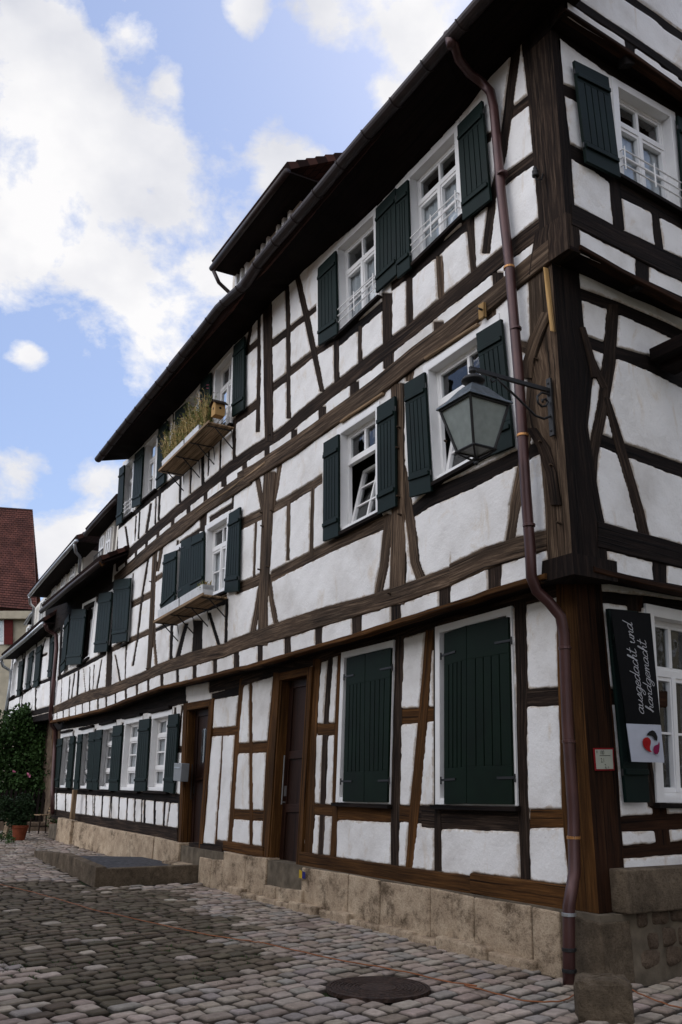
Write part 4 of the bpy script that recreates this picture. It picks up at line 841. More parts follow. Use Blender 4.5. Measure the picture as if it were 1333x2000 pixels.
# big dormer on the main roof
def dormer(parent, wall_off, eave_txt, wall_txt, sill_drop, depth, wins, gmat, wmat, cmat, over=.35, name='dormer', th=.10):
    pe = ('L', wall_off + over); pw = ('L', wall_off)
    e = sorted([on(x, y, pe) for x, y, _ in pts(eave_txt)]); wt = sorted([on(x, y, pw) for x, y, _ in pts(wall_txt)])
    mb = MB(); (sa, za), (sb, zb) = e[0], e[-1]
    s0, s1 = wt[0][0], wt[-1][0]; zt = lambda s: float(np.interp(s, [q[0] for q in wt], [q[1] for q in wt]))
    p = [W(pw, s, z, d) for z in (0, 1) for s, d in ((s0, 0), (s1, 0), (s1, -depth), (s0, -depth))]
    for i, s in enumerate((s0, s1, s1, s0)): p[i][2] = zt(s) - sill_drop; p[4 + i][2] = zt(s)
    mb.hexa(p); o = mb.build(name, wmat, parent)
    strip('eave_soffit', [W(pe, s, z - .0, -.02) for s, z in e], [W(pw, s, z + .02, -.05) for s, z in e], .03, 'soffit', o)
    gtube('gutter', [W(pe, s, z + .02) for s, z in e], .055, gmat, o)
    slab('roof', W(pe, sa, za + .06 + th), W(pe, sb, zb + .06 + th), W(pe, sa, za + .08 + th + .62 * (depth + over), -depth - over), W(pe, sb, zb + .08 + th + .62 * (depth + over), -depth - over), th, 'tiledark', o)
    wf = MB(); wp = MB()
    for a, b in wins:
        for k, (u, v) in enumerate(((a, b),)):
            su, sv = s0 + (s1 - s0) * u, s0 + (s1 - s0) * v; z1 = min(zt(su), zt(sv)) - .12; z0_ = z1 - sill_drop * .62
            for x in (su, (su + sv) / 2, sv): wf.box(W(pw, x, (z0_ + z1) / 2, .02), dL, nL, Z3, .035, .03, (z1 - z0_) / 2)
            for z in (z0_, z1, z0_ + (z1 - z0_) * .68): wf.box(W(pw, (su + sv) / 2, z, .02), dL, nL, Z3, abs(sv - su) / 2 - .036, .028, .03)
            wp.box(W(pw, (su + sv) / 2, (z0_ + z1) / 2, .008), dL, nL, Z3, abs(sv - su) / 2, .004, (z1 - z0_) / 2)
    wf.build('window', 'white', o); wp.build('pane', 'glass', o)
    return o, e, wt
d1, de, dw = dormer(house, .30, 'P:1,1 1,1'.replace('P:1,1 1,1', 'P:414,527 562,336'), 'E:60,1170 415,700', 1.5, 3.0, ((.12, .28), (.42, .58), (.74, .9)), 'gutter', 'render', 'render', over=.5)
gtube('downpipe', [P3(418, 530, ('L', .8)), P3(428, 552, ('L', .7)), P3(447, 570, ('L', .45))], .035, 'gutter', d1)
d2, _, _ = dormer(house, .05, 'M:740,425 800,352 900,240 1010,130', 'M:880,430 1000,290', 1.6, 3.0, ((.1, .4), (.6, .9)), 'gutter', 'render', 'lilac', over=.35)
d3, _, _ = dormer(house, -.25, 'M:665,478 520,640 340,850 255,955', 'M:735,545 610,690 400,945 310,1050', 1.7, 2.6, ((.12, .2), (.3, .38), (.5, .58), (.72, .84)), 'steel', 'render', 'lilac', over=.55)
gtube('downpipe', [P3(*pts('M:650,500')[0][:2], ('L', .3)), P3(*pts('M:660,570')[0][:2], ('L', .2)), P3(*pts('M:695,610')[0][:2], ('L', -.15)), P3(*pts('M:690,750')[0][:2], ('L', -.15))], .045, 'steel', d3)
gtube('downpipe', [P3(*pts('M:258,965')[0][:2], ('L', .3)), P3(*pts('M:265,1020')[0][:2], ('L', .1)), P3(*pts('M:295,1050')[0][:2], ('L', -.15)), P3(*pts('M:285,1230')[0][:2], ('L', -.15))], .045, 'steel', d3)
mb = MB(); rail = [P3(*pts('M:%g,%g' % q)[0][:2], ('L', .45)) for q in ((820, 610), (895, 540), (905, 590), (850, 650))]
mb.tube(rail[:2], .012, 6); mb.tube([rail[0], rail[0] - Z3 * .35], .012, 6); mb.tube([rail[1], rail[1] - Z3 * .35], .012, 6)
for k in range(1, 7): q = rail[0] * (1 - k / 7) + rail[1] * k / 7; mb.tube([q, q - Z3 * .35], .008, 6)
mb.build('balcony_rail', 'iron', house)
# small roof upstands above the gutter
for a, b in (((600, 545), (830, 262)),):
    p = [P3(*pts('I:%g,%g' % q)[0][:2], ('L', .8)) for q in (a, b)]; mb = MB()
    mid = (p[0] + p[1]) / 2; ax = p[1] - p[0]; ln = np.linalg.norm(ax); ax = ax / ln; mb.box(mid - nL * .5 - Z3 * .12, ax, nL, Z3, ln / 2, .5, .16); mb.build('roof_upstand', 'tiledark', house)
p = [P3(*pts('E:%g,%g' % q)[0][:2], ('L', .9)) for q in ((650, 520), (1080, 5))]; mb = MB(); ax = p[1] - p[0]; ln = np.linalg.norm(ax); ax /= ln
mb.box((p[0] + p[1]) / 2 - nL * .4 - Z3 * .09, ax, nL, Z3, ln / 2, .4, .1); mb.build('roof_upstand', 'tiledark', house)

# downpipe of the corner
LG = lambda s, k: P3(*pts(s)[0][:2], ('L', k))
mb = MB()
path = [LG('A:128,190', 1.03), LG('A:150,240', .98), LG('A:170,310', .86), LG('A:225,380', .66), LG('A:290,430', .48), LG('A:335,480', .43), LG('A:352,560', .42), LG('A:390,1000', .42), LG('B:432,40', .42),
        LG('B:480,600', .42), LG('B:520,1250', .42), LG('C:542,200', .41), LG('C:548,340', .40), LG('C:575,410', .34), LG('C:640,470', .24), LG('C:700,545', .16), LG('C:718,640', .13), LG('C:735,1100', .13),
        LG('D:765,200', .13), LG('D:772,540', .14), LG('D:760,620', .20), LG('D:742,720', .25), LG('D:743,1000', .25), LG('D:746,1235', .25)]
mb.tube(path, .050, 16); dpipe = mb.build('downpipe', 'copper', house, smooth=True)
mb = MB(); c_ = path[0]; mb.lathe(c_ - Z3 * .0, [(.048, -.14), (.055, -.09), (.075, -.03), (.085, .02), (.08, .02)], 14); mb.build('rain_hopper', 'copper', dpipe, smooth=True)
for q, k, m_ in (('A:398,905', .42, 'copper'), ('B:432,62', .42, 'brass'), ('B:466,380', .42, 'copper'), ('B:502,935', .42, 'brass'), ('C:535,70', .42, 'copper'), ('C:722,708', .13, 'copper'), ('C:742,1195', .13, 'copper'), ('D:768,362', .13, 'brass'), ('D:743,762', .25, 'steel'), ('D:744,945', .25, 'iron'), ('D:745,1055', .25, 'iron')):
    c_ = LG(q, k); mb = MB(); mb.lathe(c_ - Z3 * .014, [(.051, 0), (.058, .003), (.058, .024), (.051, .028)], 16); mb.build('pipe_clamp', m_, dpipe, smooth=False)
# second downpipe at the far end
gtube('downpipe', [LG('N:395,90', .8), LG('N:410,130', .65), LG('N:490,180', .42), LG('N:492,300', .40), LG('N:465,600', .40), LG('N:440,880', .38), LG('N:450,960', .28), LG('N:485,1010', .12), LG('O:478,300', .12), LG('O:460,640', .12), LG('P:103,1590', .12)], .055, 'copper', house)

# plinth of dressed sandstone blocks
def block(name, p8, mat, parent, jit=.006, nx=5, nz=4):
    p8 = [np.array(q, float) for q in p8]; mb = MB()
    def face(a, b, c, d, nu, nv):
        vs = []
        for j in range(nv + 1):
            for i in range(nu + 1):
                u, v = i / nu, j / nv; q = (a * (1 - u) + b * u) * (1 - v) + (d * (1 - u) + c * u) * v
                if 0 < i < nu and 0 < j < nv: q = q + np.cross(b - a, d - a) / np.linalg.norm(np.cross(b - a, d - a)) * ru(-jit, jit)
                vs.append(q)
        mb.add(vs, [(j * (nu + 1) + i, j * (nu + 1) + i + 1, (j + 1) * (nu + 1) + i + 1, (j + 1) * (nu + 1) + i) for j in range(nv) for i in range(nu)])
    a = p8
    mb.hexa(a); return mb.build(name, mat, parent, bevel=.014)
def plinth(txt, mat='sand', off=.12, z0=-.03, foot=None):
    q = [on(x, y, ('L', off)) for x, y, _ in pts(txt)]
    for (sa, za), (sb, zb) in zip(q[:-1], q[1:]):
        g = .009; s_, t_ = (sa - g, sb + g) if sa > sb else (sa + g, sb - g); dd = ru(-.008, .008)
        block('plinth_block', [W(L0, s, z, d) for z, zz in ((z0, 0), (1, 1)) for s, d in ((s_, off + dd), (t_, off + dd), (t_, -.1), (s_, -.1))][:4] + [W(L0, s, (za if s == s_ else zb) + ru(-.004, .004), d) for s, d in ((s_, off + dd - .01), (t_, off + dd - .01), (t_, -.1), (s_, -.1))], mat, house)
plinth('D:690,752 540,722 240,672 10,624 H:1080,630 820,588 655,552 412,518')
plinth('H:232,470 122,458 8,436 L:1165,436')
plinth('L:1165,480 1100,476 1036,462', z0=-.03)
plinth('L:930,392 800,360 545,312 372,275', off=.14)
plinth('L:372,275 350,270 300,258', off=.2)
plinth('H:412,640 278,624 215,608', off=.17)             # door step
# footing and mortar behind
mb = MB(); mb.hexa([W(L0, s, z, d) for z in (-.05, .50) for s, d in ((-.1, .09), (sEnd0, .09), (sEnd0, -.6), (-.1, -.6))]); mb.build('footing', 'mortar', house)
mb = MB(); s = .6
while s < 6.6:
    l = ru(.35, .8); h = ru(.06, .11); mb.box(W(L0, s + l / 2, h / 2 - .03, .11 + ru(0, .05)), dL, nL, Z3, l / 2 - .008, .07, h / 2 + .02); s += l
mb.build('footing_stones', 'sand', house, bevel=.02)
# corner foot and gable side stonework
zt0 = on(*pts('D:915,812')[0][:2], ('L', .12))[1]
c_s, c_t = corner_s(.12, .12), corner_t(.12, .12)
def cpt(ol, orr, z): q = O + nL * 0; s = corner_s(ol, orr); return W(('L', ol), s, z)
block('corner_stone', [cpt(.13, .13, -.03), W(L0, .30, -.03, .13), cpt(-.45, -.3, -.03), W(R0, .22, -.03, .13), cpt(.12, .12, zt0), W(L0, .30, zt0 + .03, .12), cpt(-.45, -.3, zt0 + .03), W(R0, .22, zt0, .12)], 'sanddark', house)
def rt(s, off): return on(*pts(s)[0][:2], ('R', off))
ta, za = rt('D:1042,532', .2); tb, zb = rt('D:1095,762', .2)
block('plinth_block', [W(R0, t, z, d) for z in (zb, za) for t, d in ((ta, .2), (3.0, .2), (3.0, -.1), (ta, -.1))], 'sanddark', house)
mb = MB(); mb.hexa([W(R0, t, z, d) for z in (-.05, zb) for t, d in ((.2, .10), (tE, .10), (tE, -.5), (.2, -.5))]); mb.build('rubble_mortar', 'mortar', house)
mb = MB()
def lump(mb, c, ax, ay, az, sx, sy, sz, seed, n=7, ex=.6, na=.09):
    rs = random.Random(seed); vs, fs = [], []
    for i in range(n + 1):
        th = math.pi * i / n
        for k in range(2 * n):
            ph = math.pi * k / n; x, y, z = math.sin(th) * math.cos(ph), math.sin(th) * math.sin(ph), math.cos(th)
            sg = lambda v: math.copysign(abs(v) ** ex, v); j = 1 + na * math.sin(3 * ph + seed) + rs.uniform(-.04, .04)
            vs.append(np.array(c) + np.array(ax) * sg(x) * sx * j + np.array(ay) * sg(y) * sy * j + np.array(az) * sg(z) * sz * j)
    for i in range(n):
        for k in range(2 * n): fs.append((i * 2 * n + k, i * 2 * n + (k + 1) % (2 * n), (i + 1) * 2 * n + (k + 1) % (2 * n), (i + 1) * 2 * n + k))
    mb.add(vs, fs)
zz = .04; row = 0
while zz < zb - .05:
    h = ru(.13, .2); t = .28 + (row % 2) * .1
    while t < 3.2:
        l = ru(.16, .36); lump(mb, W(R0, t + l / 2, zz + h / 2 + ru(-.02, .02), (.068 + ru(-.01, .02))), dR, nR, Z3, l / 2 * ru(.8, .98), .06, min(h, zb - zz) / 2 * ru(.8, .97), int(rnd() * 9999), ex=.45); t += l
    zz += h; row += 1
mb.build('rubble_stones', 'rubble', house, smooth=True)

# =================================================================== THINGS FIXED TO THE HOUSE
# wall lantern on its scrolled bracket
cs = corner_s(.28, .25); mnt = P3(1080, 820, ('L', .32)); sm = (mnt - O) @ dL
def LP(s):      # picture point on the vertical plane through the bracket, square to the front
    x, y = pts(s)[0][:2]; D = ray(x, y); t = ((O + dL * sm - CAM) @ dL) / (D @ dL); P = CAM + D * t; return P
lamp = empty('wall_lantern', (mnt[0], mnt[1], mnt[2] - .4), 'black iron street lantern on a scrolled bracket fixed to the corner post', 'street lamp')
mb = MB(); a, b = LP('U:1150,250'), LP('U:1185,780')
mb.box(W(('L', .335), sm, (a[2] + b[2]) / 2), dL, nL, Z3, .028, .012, abs(a[2] - b[2]) / 2)
for z in (a[2] - .05, b[2] + .05): mb.lathe(W(('L', .345), sm, z - .01), [(.012, 0), (.014, .01), (.012, .02)], 8)
mb.build('wall_plate', 'iron', lamp, bevel=.003)
mb = MB(); a, b = LP('U:1140,355'), LP('U:370,140'); ax = b - a; ln = np.linalg.norm(ax); ax /= ln; up = np.cross(ax, dL); up = up if up[2] > 0 else -up
mb.box((a + b) / 2, ax, dL, up, ln / 2, .014, .02); arm = mb.build('arm', 'iron', lamp, bevel=.003)
sc_ = ['U:620,230', 'U:700,310', 'U:800,400', 'U:900,500', 'U:980,580', 'U:1060,610', 'U:1120,585', 'U:1150,520', 'U:1140,450', 'U:1100,380', 'U:1040,365', 'U:1000,400', 'U:1005,460', 'U:1040,495', 'U:1080,490', 'U:1098,455', 'U:1075,425', 'U:1045,435', 'U:1055,460']
mb = MB(); mb.tube([LP(q) for q in sc_], .011, 8); sc2 = ['U:620,230', 'U:575,215', 'U:560,240', 'U:580,268', 'U:605,255']; mb.tube([LP(q) for q in sc2], .009, 8); mb.build('scroll', 'iron', lamp, smooth=True)
top = LP('U:398,150'); lc = top.copy()
def LH(y): return LP('U:425,%g' % y)[2]
# lantern body: square tapering box, turned like the facade
zr0, zr1, zb0 = LH(470), LH(560), LH(915)
wt_, wb_ = .208, .112; za_, zt_ = LH(330), LH(430)
zroof, zeave, zbot = LP('U:400,330')[2], LP('U:420,505')[2], LP('U:425,905')[2]
def sq(z, h, ang=0): return [np.array([lc[0], lc[1], z]) + dL * a * h + nL * b * h for a, b in ((-1, -1), (1, -1), (1, 1), (-1, 1))]
def frus(mb, z0, h0, z1, h1): mb.hexa(sq(z0, h0) + sq(z1, h1))
mb = MB(); frus(mb, zeave, .236, zeave + .022, .232); frus(mb, zeave + .0221, .21, zroof, .09); frus(mb, zroof + .0005, .08, zroof + .02, .07); mb.build('lamp_roof', 'lamproof', lamp, bevel=.004)
mb = MB(); mb.lathe((lc[0], lc[1], zroof + .02), [(.05, 0), (.045, .02), (.05, .03), (.10, .045), (.105, .06), (.085, .085), (.04, .10), (.02, .105), (.02, .13), (.035, .14), (.035, .155), (.02, .165), (.022, top[2] - zroof - .03)], 20); mb.build('finial', 'iron', lamp, smooth=True)
mb = MB(); frus(mb, zbot, wb_ - .006, zeave - .003, wt_ - .006); mb.build('lamp_glass', 'frost', lamp)
mb = MB()
for i in range(4):
    a, b = sq(zbot, wb_)[i], sq(zeave, wt_)[i]; mb.tube([a, b], .013, 6)
    a, b = sq(zbot, wb_)[i], sq(zbot, wb_)[(i + 1) % 4]; mb.tube([a, b], .013, 6)
    a, b = sq(zeave - .01, wt_)[i], sq(zeave - .01, wt_)[(i + 1) % 4]; mb.tube([a, b], .012, 6)
    c_ = sq(zbot, wb_ * 1.12)[i]; e_ = np.array([lc[0], lc[1], zbot - .09]); mb.tube([c_, c_ * .55 + e_ * .45 - Z3 * .012, c_ * .2 + e_ * .8 - Z3 * .01, e_], .009, 6)
mb.lathe((lc[0], lc[1], zbot - .13), [(.008, 0), (.02, .015), (.02, .03), (.035, .045), (.03, .06), (.015, .075)], 10); mb.build('lamp_frame', 'iron', lamp)

# insulator on the corner post
iv = P3(*pts('A:568,900')[0][:2], ('L', .44)); ins = empty('insulator', iv - Z3 * .05, 'small dark ceramic insulator on a hook at the top corner post', 'insulator')
mb = MB(); mb.lathe(iv - Z3 * .05, [(.015, 0), (.035, .01), (.035, .03), (.022, .035), (.032, .05), (.032, .07), (.018, .08), (.022, .09), (.02, .11), (.006, .115)], 14); mb.build('bell', 'iron', ins, smooth=True)
h0 = P3(*pts('A:590,930')[0][:2], ('L', .40)); mb = MB(); mb.tube([iv - Z3 * .05, iv - Z3 * .08, P3(*pts('A:600,935')[0][:2], ('L', .40)), P3(*pts('A:608,905')[0][:2], ('L', .33))], .008, 8); mb.build('hook', 'iron', ins)
# wooden tag above the right-hand middle window
t_ = P3(*pts('B:292,287')[0][:2], ('L', .37)); tg = empty('wooden_block', t_ - Z3 * .1, 'small fresh pine block screwed to the beam above the window', 'wooden block')
mb = MB(); mb.box(t_, dL, nL, Z3, .045, .018, .085); mb.build('block', 'pine', tg, bevel=.004); mb = MB(); mb.tube([t_ + nL * .018 - dL * .02, t_ + nL * .07 - dL * .02], .012, 8); mb.build('bolt', 'iron', tg)

# flower boxes
def fl_box(s, lab, box_txt, off0, off1, nplank, planters, name='flower_shelf', drop=.12):
    """shelf seen from below: outer top edge traced on the outer plane"""
    (s0, z0_), (s1, z1_) = [on(x, y, ('L', off1)) for x, y, _ in pts(box_txt)]; o = empty(name, W(('L', (off0 + off1) / 2), (s0 + s1) / 2, min(z0_, z1_) - .1), lab, 'flower shelf')
    zf = lambda q: z0_ + (z1_ - z0_) * (q - s0) / (s1 - s0); mb = MB(); k = nplank; wd_ = (off1 - off0) / k; ax = W(L0, s1, z1_) - W(L0, s0, z0_); ln = np.linalg.norm(ax); ax /= ln
    mid = lambda off, dz: W(('L', off), (s0 + s1) / 2, (z0_ + z1_) / 2 + dz)
    for i in range(k): mb.box(mid(off0 + wd_ * (i + .5), -.012), ax, nL, np.cross(ax, nL), ln / 2, wd_ / 2 - .006, .012)
    mb.build('shelf_planks', 'plank', o)
    mb = MB(); mb.box(mid(off1 + .012, .0), ax, nL, np.cross(ax, nL), ln / 2, .011, .024); mb.build('front_board', 'plank', o)
    for f in (.04, .36, .64, .96):
        mb = MB(); q = s0 + (s1 - s0) * f; a = W(('L', off1), q, zf(q) - .035); b = W(('L', off0), q, zf(q) - .035); c = W(('L', off0 - .05), q, zf(q) - .035 - (off1 - off0) * .75)
        mb.tube([a, b], .010, 6); mb.tube([a * .7 + b * .3, c], .010, 6); mb.tube([b, c], .008, 6); mb.build('iron_bracket', 'iron', o)
    return o, s0, s1, zf
fb1, a1, b1, zf1 = fl_box(None, 'long plank flower shelf with wild dry flowers under the upper windows', 'Q:497,1200 Q:935,770', .36, .80, 4, 2)
fb2, a2, b2, zf2 = fl_box(None, 'plank shelf with two white planter troughs under the middle windows', 'J:507,1050 J:830,868', .33, .73, 3, 2)
def trough(o, sa, sb, zf, off, w_, h, mat, lab):
    m_ = MB(); p = []
    ou = [(0, 0, .8), (1, h, 1.0)]
    def ring(z, k): return [W(('L', off + d * w_ / 2 * k), s, zf(s) + z) for s, d in ((sa, 1), (sb, 1), (sb, -1), (sa, -1))]
    r0, r1, r2, r3 = ring(.005, .82), ring(h, 1), ring(h, .88), ring(h * .6, .85)
    m_.add(r0 + r1 + r2 + r3, [(3, 2, 1, 0)] + [(b * 4 + i, b * 4 + (i + 1) % 4, (b + 1) * 4 + (i + 1) % 4, (b + 1) * 4 + i) for b in range(3) for i in range(4)] + [(12, 13, 14, 15)])
    t = m_.build('planter', mat, None); tag(t, lab, 'planter', 'planter troughs on the shelves'); return t
trough(fb2, a2 - .02 if a2 < b2 else a2 - .1, (a2 + b2) / 2 + .03, zf2, .62, .2, .19, 'white_plastic', 'white planter trough at the far end of the lower shelf')
trough(fb2, (a2 + b2) / 2 - .03, b2 + .12, zf2, .62, .2, .19, 'white_plastic', 'white planter trough at the near end of the lower shelf, a sprig in it')
trough(fb1, a1 - .08, (a1 + b1) / 2 + .03, zf1, .70, .19, .17, 'white_plastic', 'planter at the far end of the upper shelf, full of dry stalks')
trough(fb1, (a1 + b1) / 2 - .03, b1 + .55, zf1, .70, .19, .17, 'white_plastic', 'planter at the near end of the upper shelf, with pink flowers')
def stalks(name, lab, sa, sb, zf, off, n, hmin, hmax, mats, spread=.09, fl=None, cat='plants'):
    o = empty(name, W(('L', off), (sa + sb) / 2, zf((sa + sb) / 2) + .1), lab, cat)
    for mi, mt in enumerate(mats):
        mb = MB()
        for _ in range(n // len(mats)):
            s = ru(min(sa, sb), max(sa, sb)); b = W(('L', off + ru(-spread, spread)), s, zf(s) + .1); h = ru(hmin, hmax) * (.6 + .4 * rnd()); tx = dL * ru(-.3, .3) + nL * ru(-.15, .4)
            p = [b, b + Z3 * h * .5 + tx * h * .2, b + Z3 * h * .9 + tx * h * .6, b + Z3 * h + tx * h * .9]; mb.tube(p, [.004, .0035, .003, .001], 3, cap=False)
            for k in range(9):
                f = ru(.25, 1); c = b + Z3 * h * f + tx * h * f * f * .9; u = np.array([ru(-1, 1), ru(-1, 1), ru(-.3, 1)]); u /= np.linalg.norm(u); v = np.cross(u, [ru(-1, 1), ru(-1, 1), 1.]); v /= np.linalg.norm(v)
                l = ru(.02, .045); mb.add([c, c + u * l + v * l * .22, c + u * l * 2, c + u * l - v * l * .22], [(0, 1, 2, 3)])
        mb.build(('dry_stems', 'green_stems')[mi % 2], mt, o)
    if fl:
        for mt, k in fl:
            mb = MB()
            for _ in range(k):
                s = ru(min(sa, sb), max(sa, sb)) if mt != 'pink' else sb + ru(-.1, .5) * (sa - sb); c = W(('L', off + ru(-.1, .15)), s, zf(s) + .1 + hmax * ru(.6, 1.02))
                for j in range(6):
                    q = j * math.pi / 3; u = dL * math.cos(q) + nL * math.sin(q) + Z3 * .2; v = np.cross(u, Z3); l = .028; mb.add([c, c + u * l * .6 + v * l * .35, c + u * l, c + u * l * .6 - v * l * .35], [(0, 1, 2, 3)])
            mb.build('blossoms', mt, o)
    return o
stalks('wild_plants', 'dry and green wild plants filling the upper shelf planters', a1, b1 + .4, zf1, .66, 620, .25, .78, ('dry', 'herb'), fl=(('pink', 10), ('petal', 26)))
stalks('herb_plant', 'small green sprig growing in the near white planter trough', b2 + .3, b2 + .15, zf2, .62, 14, .12, .2, ('dry', 'herb'))
# bird house
bh = P3(*pts('I:920,880')[0][:2], ('L', .62)); bird = empty('bird_house', bh, 'small pine bird house with pitched roof at the near end of the upper shelf', 'bird house')
mb = MB(); hw, hd, hh = .085, .09, .2; vs = [bh + dL * a * hw + nL * d * hd + Z3 * z for d in (-1, 1) for a, z in ((-1, 0), (1, 0), (1, hh), (0, hh + .06), (-1, hh))]
mb.add(vs, [(0, 1, 2, 3, 4), (9, 8, 7, 6, 5), (0, 5, 6, 1), (1, 6, 7, 2), (2, 7, 8, 3), (3, 8, 9, 4), (4, 9, 5, 0)]); mb.build('box', 'pine', bird, bevel=.003)
mb = MB()
for sg in (-1, 1):
    e = bh + dL * sg * (hw + .035) + Z3 * (hh - .01); r_ = bh + Z3 * (hh + .085); ax = e - r_; ln = np.linalg.norm(ax); ax /= ln; mb.box((e + r_) / 2 + Z3 * .008, ax, nL, np.cross(ax, nL), ln / 2 + .004, hd + .035, .008)
mb.build('roof', 'dark', bird)
hole_n = -dL * 0 + nL
mb = MB()
def disc(mb, c, u, v, r, n=16): mb.add([c] + [c + (u * math.cos(2 * math.pi * k / n) + v * math.sin(2 * math.pi * k / n)) * r for k in range(n)], [(0, k + 1, (k + 1) % n + 1) for k in range(n)])
disc(mb, bh + nL * (hd + .002) + Z3 * .13, dL, Z3, .025); disc(mb, bh - dL * (hw + .002) + Z3 * .13, nL, Z3, .022); mb.build('entrance_hole', 'blackpaint', bird)

# banner with lettering
QB = Quad('R0', 'C:960,505 C:1167,528 C:1240,1305 C:1070,1300', d=.20); bw, bhh = QB.w, QB.h
ban = empty('banner', QB.p(bw / 2, 0, 0), 'black vertical fabric banner with white handwriting and a white emblem patch beside the window', 'banner')
def cloth(x0, x1, y0, y1, d, mat, name, par, bow=.012):
    mb = MB(); nu, nv = 8, 26; vs = []
    for s_ in (0, -.004):
        for j in range(nv + 1):
            for i in range(nu + 1):
                x = x0 + (x1 - x0) * i / nu; y = y0 + (y1 - y0) * j / nv; vs.append(QB.p(x, y, d + s_ + bow * math.sin(y * 3) * math.sin(math.pi * x / bw)))
    n_ = (nu + 1) * (nv + 1); f = [(j * (nu + 1) + i, j * (nu + 1) + i + 1, (j + 1) * (nu + 1) + i + 1, (j + 1) * (nu + 1) + i) for j in range(nv) for i in range(nu)]
    mb.add(vs, f + [tuple(n_ + q for q in reversed(g)) for g in f]); return mb.build(name, mat, par, smooth=True)
yb = bhh * .243
cloth(0, bw, yb, bhh, 0, 'cloth', 'black_cloth', ban); cloth(0, bw, 0, yb - .002, .0, 'whitecloth', 'white_patch', ban)
GL = {'a': [[(.42, .42), (.3, .5), (.12, .42), (.03, .2), (.1, .03), (.25, .05), (.4, .22), (.44, .48), (.4, .15), (.46, .02), (.58, .1)]],
      'u': [[(.02, .35), (.1, .48), (.08, .2), (.14, .03), (.28, .06), (.4, .25), (.44, .48), (.4, .15), (.48, .02), (.58, .1)]],
      's': [[(.02, .1), (.2, .3), (.32, .5), (.34, .3), (.28, .05), (.12, .0), (.06, .08)], [(.28, .05), (.48, .1)]],
      'g': [[(.42, .42), (.3, .5), (.12, .42), (.03, .2), (.1, .05), (.25, .07), (.4, .25), (.44, .48), (.38, -.15), (.26, -.42), (.08, -.4), (.06, -.25), (.3, -.08), (.58, .1)]],
      'e': [[(.03, .18), (.25, .25), (.36, .38), (.28, .5), (.12, .42), (.04, .2), (.12, .02), (.3, .02), (.48, .12)]],
      'd': [[(.42, .42), (.3, .5), (.12, .42), (.03, .2), (.1, .03), (.25, .05), (.42, .3), (.52, 1.0), (.42, .15), (.5, .02), (.62, .1)]],
      'c': [[(.38, .4), (.3, .5), (.14, .42), (.04, .2), (.12, .02), (.28, .03), (.46, .14)]],
      'h': [[(.0, .1), (.18, .5), (.26, .95), (.2, 1.0), (.14, .7), (.08, .0), (.14, .28), (.3, .48), (.38, .4), (.36, .12), (.44, .02), (.56, .1)]],
      't': [[(.2, .98), (.12, .2), (.18, .02), (.34, .06), (.44, .14)], [(.0, .62), (.38, .68)]],
      'n': [[(.03, .42), (.08, .46), (.06, .0), (.12, .28), (.28, .48), (.36, .4), (.34, .12), (.42, .02), (.54, .1)]],
      'm': [[(.03, .42), (.08, .46), (.06, .0), (.1, .28), (.22, .48), (.28, .4), (.27, .0), (.32, .28), (.46, .48), (.54, .4), (.52, .12), (.6, .02), (.72, .1)]]}
ADV = {'a': .52, 'u': .54, 's': .42, 'g': .52, 'e': .42, 'd': .56, 'c': .4, 'h': .5, 't': .4, 'n': .5, 'm': .68, ' ': .4}
def script_line(txt, xbase, ystart, size, par, name='lettering'):
    mb = MB(); cur = 0
    for ch in txt:
        for st in GL.get(ch, []):
            sp_l = []
            for i in range(len(st) - 1):                 # smooth through the control points
                p0, p1, p2, p3 = st[max(i - 1, 0)], st[i], st[i + 1], st[min(i + 2, len(st) - 1)]
                for k in range(5):
                    t = k / 5; sp_l.append(tuple(.5 * ((2 * p1[j]) + (-p0[j] + p2[j]) * t + (2 * p0[j] - 5 * p1[j] + 4 * p2[j] - p3[j]) * t * t + (-p0[j] + 3 * p1[j] - 3 * p2[j] + p3[j]) * t ** 3) for j in (0, 1)))
            sp_l.append(st[-1]); wl = []
            for gx, gy in sp_l:
                u = cur + gx + gy * .22; yy = ystart + u * size; xx = xbase - gy * size; wl.append((xx, yy))
            for (xa, ya), (xb, yb_) in zip(wl[:-1], wl[1:]):
                dx, dy = xb - xa, yb_ - ya; l = math.hypot(dx, dy)
                if l < 1e-6: continue
                nx_, ny_ = -dy / l * .0032, dx / l * .0032; bowf = lambda x, y: .004 + .012 * math.sin(y * 3) * math.sin(math.pi * x / bw)
                mb.add([QB.p(x, y, bowf(x, y)) for x, y in ((xa - nx_, ya - ny_), (xa + nx_, ya + ny_), (xb + nx_, yb_ + ny_), (xb - nx_, yb_ - ny_))], [(0, 1, 2, 3)])
        cur += ADV[ch]
    return mb.build(name, 'ink', par)
L1t = sum(ADV[c] for c in 'ausgedacht und'); L2t = sum(ADV[c] for c in 'handgemacht')
y_a = bhh * .305; sz1 = (bhh * .915 - y_a) / L1t
script_line('ausgedacht und', bw * .50, y_a, sz1, ban); script_line('handgemacht', bw * .80, y_a + .02, sz1 * .97, ban)
def patch(mat, s):
    pp = ('R', .20); mb = MB(); v = []
    for x, y, _ in pts(s):
        q = on(x, y, pp); v.append(W(('R', .20), q[0], q[1], .018))
    mb.add(v, [tuple(range(len(v)))[::-1]]); mb.build('emblem', mat, ban)
patch('blackpaint', 'T:635,1285 645,1262 662,1245 690,1232 712,1240 728,1262 742,1295 740,1335 725,1332 712,1318 700,1298 680,1285 660,1282')
patch('redprint', 'T:596,1345 602,1320 620,1304 645,1300 664,1312 677,1335 677,1360 668,1392 670,1420 680,1436 696,1447 665,1443 635,1425 612,1400 600,1375')
patch('magenta', 'T:756,1340 763,1365 762,1400 757,1440 742,1466 722,1466 706,1448 701,1425 703,1400 712,1384 730,1376 748,1370')
